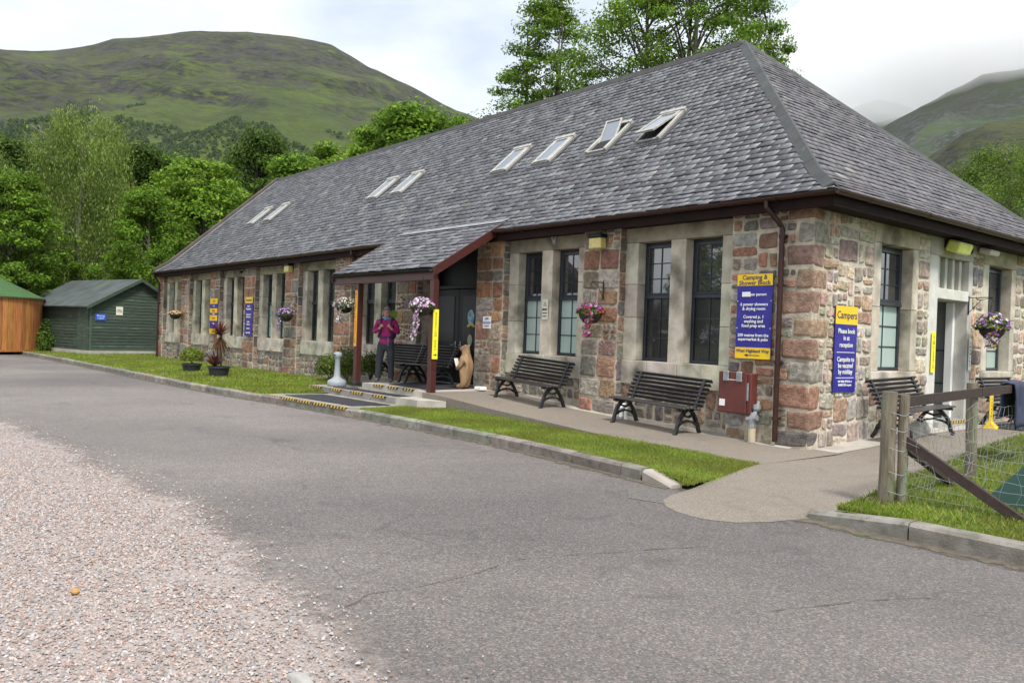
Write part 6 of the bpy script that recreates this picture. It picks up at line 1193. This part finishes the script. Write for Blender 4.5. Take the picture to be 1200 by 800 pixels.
# ------------------------------------------------------------------ fence, netting, tent and jacket
m_post = MAT('weathered_timber', (.21, .18, .135), .9, (.11, .09, .06), 6, bump=.7, bscale=30, stretch=(3, 3, .5), col3=(.16, .19, .12), scale3=4, lo3=.55, hi3=.7); m_rail = MAT('dark_rail', (.050, .028, .023), .75, (.028, .018, .015), 5, bump=.4, stretch=(4, 4, 4)); m_wire = MAT('fence_wire', (.42, .43, .44), .4, metal=.7)
fc = empty('wire_fence', (2.52, -3.0, .1), 0, 'post and rail fence with sagging wire netting on the right lawn', 'fence')
FB = Vector((2.52, -3.0, .1)); fp = lambda x, y, z: Vector((x, y, z)) - FB
def rpost(x, y, z0, z1, r_, lean=0.):
    g = MB(); n = 9; P = [fp(x + lean * t + .006 * math.sin(t * 5), y + .005 * math.cos(t * 4), z0 + (z1 - z0) * t) for t in np.linspace(0, 1, n)]; g.tube(P, [r_ * (1.08 - .08 * t + .03 * math.sin(t * 9)) for t in np.linspace(0, 1, n)], 14); return g.build('post', m_post, fc, smooth=False)
rpost(2.495, -3.02, -.1, 1.15, .066, .025); rpost(2.615, -2.96, -.1, 1.13, .044, .015); rpost(2.36, -.75, -.1, 1.20, .058)
rpost(2.18, 1.7, 0, 1.22, .055)
def rail(a, b, w_, h, nm='rail', mat=m_rail):
    a = fp(*a); b = fp(*b); d_ = (b - a).normalized(); q = d_.cross(Z_).normalized(); u = q.cross(d_); g = MB(); vs = [p + q * s_ * w_ + u * e_ * h for p in (a, b) for s_, e_ in ((-1, -1), (1, -1), (1, 1), (-1, 1))]; g.add(vs, [(3, 2, 1, 0), (4, 5, 6, 7)] + [(i, (i + 1) % 4, 4 + (i + 1) % 4, 4 + i) for i in range(4)]); return g.build(nm, mat, fc)
rail((2.62, -2.93, 1.06), (2.42, -.70, 1.10), .018, .048); rail((2.42, -.69, 1.10), (2.24, 1.2, 1.12), .018, .048); rail((2.62, -2.96, .72), (3.75, -2.86, .04), .028, .042, 'brace'); rail((2.62, -2.93, .66), (2.46, -1.35, .12), .03, .045, 'brace')
g = MB(); g.cbox(fp(2.32, -1.55, .08), fp(2.52, -1.15, .20), .02); g.build('brace_foot', m_post, fc)
g = MB(); g.cbox(fp(2.36, -3.2, .06), fp(2.66, -3.05, .15), .02); g.build('ground_board', m_rail, fc)
def netting(a, b, z0, z1, nv, nh, sag=.05):
    g = MB(); a = Vector(a); b = Vector(b); Z = [z0 + (z1 - z0) * (i / nh) ** 1.15 for i in range(nh + 1)]
    def P(t, z): n_ = noise.noise(Vector((t * 4, z * 3, a.x))); p = a.lerp(b, t); q = Vector((-(b - a).y, (b - a).x)).normalized() * .05 * n_; return fp(p.x + q.x, p.y + q.y, z - sag * math.sin(PI * t) * (z - z0) / (z1 - z0) * 2 + .02 * noise.noise(Vector((t * 9, z * 5, 2))))
    for z in Z: g.tube([P(t, z) for t in np.linspace(0, 1, 22)], .0024, 4)
    for i in range(1, nv): t = i / nv; g.tube([P(t + .012 * math.sin(k * 2.1 + i), z) for k, z in enumerate(Z)], .0018, 4)
    return g.build('netting', m_wire, fc)
netting((2.62, -2.94), (2.42, -.78), .14, .98, 16, 7, .06); netting((2.42, -.72), (2.22, 1.65), .18, 1.0, 15, 7, .05); netting((2.64, -3.0), (4.6, -2.6), .12, .98, 15, 7, .14)
g = MB()
for z in (.22, .40, .62, .80, .95):
    g.tube([fp(2.55 + .122 * math.cos(t), -2.99 + .085 * math.sin(t), z + .012 * math.sin(3 * t)) for t in np.linspace(0, 2 * PI, 18)], .0026, 4)
g.build('tie_wires', m_wire, fc)
m_tent = MAT('green_tent_fabric', (.018, .075, .055), .55, (.013, .055, .04), 3, bump=.2, bscale=4)
t_ = empty('tent', (3.0, -2.1, .12), 0, 'green tent corner pitched on the grass behind the fence', 'tent'); g = MB(); q = [(0, 0, 0), (.9, -.62, 0), (2.4, -.1, 0), (2.2, 1.6, 0), (.7, 1.5, .02), (1.25, .5, 1.35), (.42, .05, .48)]
g.add(q, [(0, 1, 6), (1, 5, 6), (0, 6, 5, 4), (1, 2, 5), (2, 3, 5), (3, 4, 5)]); g.add([(x * 1.0 - .05, y - .03, z + .02) for x, y, z in (q[0], q[1])] + [(.9, -.66, -.02), (-.08, -.04, -.02)], [(0, 1, 2, 3)]); o = g.build('flysheet', m_tent, t_); sm = o.modifiers.new('th', 'SOLIDIFY'); sm.thickness = .006
m_navy = MAT('navy_cloth', (.025, .032, .065), .8, (.04, .05, .09), 5, bump=.5, bscale=9)
j_ = empty('draped_jacket', (2.265, .85, 1.155), 0, 'navy jacket draped over the fence rail at the right edge', 'jacket'); V = []; nu, nv_ = 16, 18
for i in range(nu + 1):
    for k in range(nv_ + 1):
        u = i / nu; v = k / nv_; s_ = (v - .45) * 1.15; x = math.copysign(min(abs(s_), .06), s_) * 1.2 + (.05 * math.sin(u * 9 + v * 4) * min(1, abs(s_) * 3)) + (.10 * abs(s_) if s_ > 0 else -.06 * abs(s_)); z = -max(0, abs(s_) - .05) * .95 + .03 * math.sin(u * 6); V.append((x, -.35 + u * .9 + .03 * math.sin(v * 7), z + .02))
F = [(i * (nv_ + 1) + k, (i + 1) * (nv_ + 1) + k, (i + 1) * (nv_ + 1) + k + 1, i * (nv_ + 1) + k + 1) for i in range(nu) for k in range(nv_)]; o = mesh_np('cloth', np.array(V), np.array(F), np.ones((len(F), 3)), m_navy, j_, smooth=True); sm = o.modifiers.new('th', 'SOLIDIFY'); sm.thickness = .02
# yellow board, doormat and boulder by the side door
o = empty('yellow_stand', (.48, 4.88, .24), PI / 2, 'yellow plastic floor stand between the side door and the far bench', 'floor stand'); g = MB(); g.cbox((-.06, -.03, .0), (.06, .0, .60), .01); g.add([(-.06, -.03, .12), (.06, -.03, .12), (.10, -.14, 0), (-.10, -.14, 0), (-.06, 0, .12), (.06, 0, .12), (.10, .08, 0), (-.10, .08, 0)], [(0, 3, 2, 1), (4, 5, 6, 7), (0, 4, 7, 3), (1, 2, 6, 5)]); g.build('panel', MAT('yellow_plastic', (.75, .50, .02), .4), o)
g = MB(); 
for k in range(6): g.box((-.02, -.032, .2 + k * .06), (.0, -.0302, .225 + k * .06))
g.build('markings', m_ink, o)
g = MB(); g.prism([(.35, 4.9), (1.0, 4.9), (1.0, 7.6), (.35, 7.6)], .245, .262); tag(g.build('doormat', m_rub), 'black rubber mat in front of the far bench on the side path', 'mat')
bm = bmesh.new(); bmesh.ops.create_icosphere(bm, subdivisions=3, radius=1)
for v in bm.verts: n_ = 1 + .16 * noise.noise(v.co * 1.7); v.co = Vector((v.co.x * .16 * n_, v.co.y * .30 * n_, v.co.z * .24 * n_ if v.co.z > 0 else v.co.z * .05))
me = bpy.data.meshes.new('boulder'); bm.to_mesh(me); bm.free(); me.materials.append(MAT('whitewashed_stone', (.50, .48, .43), .9, (.34, .32, .28), 6, bump=.5)); o = bpy.data.objects.new('boulder', me); COL.objects.link(o); o.location = (.22, 2.75, .23); tag(o, 'pale whitewashed boulder under the side bench', 'boulder')
bm = bmesh.new(); bmesh.ops.create_icosphere(bm, subdivisions=2, radius=1)
for v in bm.verts: n_ = 1 + .25 * noise.noise(v.co * 1.3); v.co = Vector((v.co.x * .032 * n_, v.co.y * .022 * n_, v.co.z * .016 * n_))
me = bpy.data.meshes.new('loose_stone'); bm.to_mesh(me); bm.free(); me.materials.append(MAT('ochre_stone', (.38, .22, .08), .9)); o = bpy.data.objects.new('loose_stone', me); COL.objects.link(o); q = ray(88, 692); q = CAM + q * ((.04 - CAM.z) / q.z); o.location = q; tag(o, 'single ochre brown stone lying on the pale gravel', 'stone')
m_paintgrey = MAT('pale_stone', (.36, .35, .33), .9, (.25, .24, .22), 20); me2 = me.copy(); me2.materials.clear(); me2.materials.append(m_paintgrey); o = bpy.data.objects.new('loose_stone', me2); COL.objects.link(o); q = ray(352, 797); q = CAM + q * ((.03 - CAM.z) / q.z); o.location = q; o.scale = (2.6, 1.9, 1.6); tag(o, 'flat pale grey stone at the bottom edge of the gravel', 'stone')
# ------------------------------------------------------------------ air
mb = MB(); mb.box((-4300, -400, -1.4), (2200, 5600, 1600)); hz = mb.build('haze', bpy.data.materials.new('haze_air')); tag(hz, 'thin moist air between the car park and the hills', 'haze', kind='stuff')
hm = hz.data.materials[0]; hm.use_nodes = True; t = hm.node_tree; t.nodes.clear(); ov = t.nodes.new('ShaderNodeOutputMaterial'); pv = t.nodes.new('ShaderNodeVolumePrincipled'); pv.inputs['Color'].default_value = (.93, .95, 1, 1); pv.inputs['Density'].default_value = 2.4e-5; t.links.new(pv.outputs[0], ov.inputs['Volume'])

def mist(px, py, dist, rx, ry, rz_, dens, label):
    c = on_ray(px, py, dist); bm = bmesh.new(); bmesh.ops.create_icosphere(bm, subdivisions=4, radius=1); az = math.atan2(c.y - CAM.y, c.x - CAM.x)
    for v in bm.verts: n_ = 1 + .30 * noise.noise(v.co * 1.8 + Vector((px, 0, 0))) + .12 * noise.noise(v.co * 5); v.co = Vector((v.co.x * rx * n_, v.co.y * ry * n_, v.co.z * rz_ * n_))
    me = bpy.data.meshes.new('low_cloud'); bm.to_mesh(me); bm.free(); m = bpy.data.materials.new('mist'); m.use_nodes = True; t = m.node_tree; t.nodes.clear(); ov = t.nodes.new('ShaderNodeOutputMaterial'); pv = t.nodes.new('ShaderNodeVolumePrincipled'); pv.inputs['Color'].default_value = (1, 1, 1, 1); pv.inputs['Density'].default_value = dens; t.links.new(pv.outputs[0], ov.inputs['Volume'])
    me.materials.append(m); o = bpy.data.objects.new('low_cloud', me); COL.objects.link(o); o.location = c; o.rotation_euler = (0, 0, az); tag(o, label, 'cloud', kind='stuff')
mist(1050, 78, 3300, 700, 620, 150, .0035, 'low cloud hanging over the crest of the right mountain')
mist(1180, 48, 3400, 600, 520, 130, .0025, 'low cloud touching the highest shoulder of the right mountain')
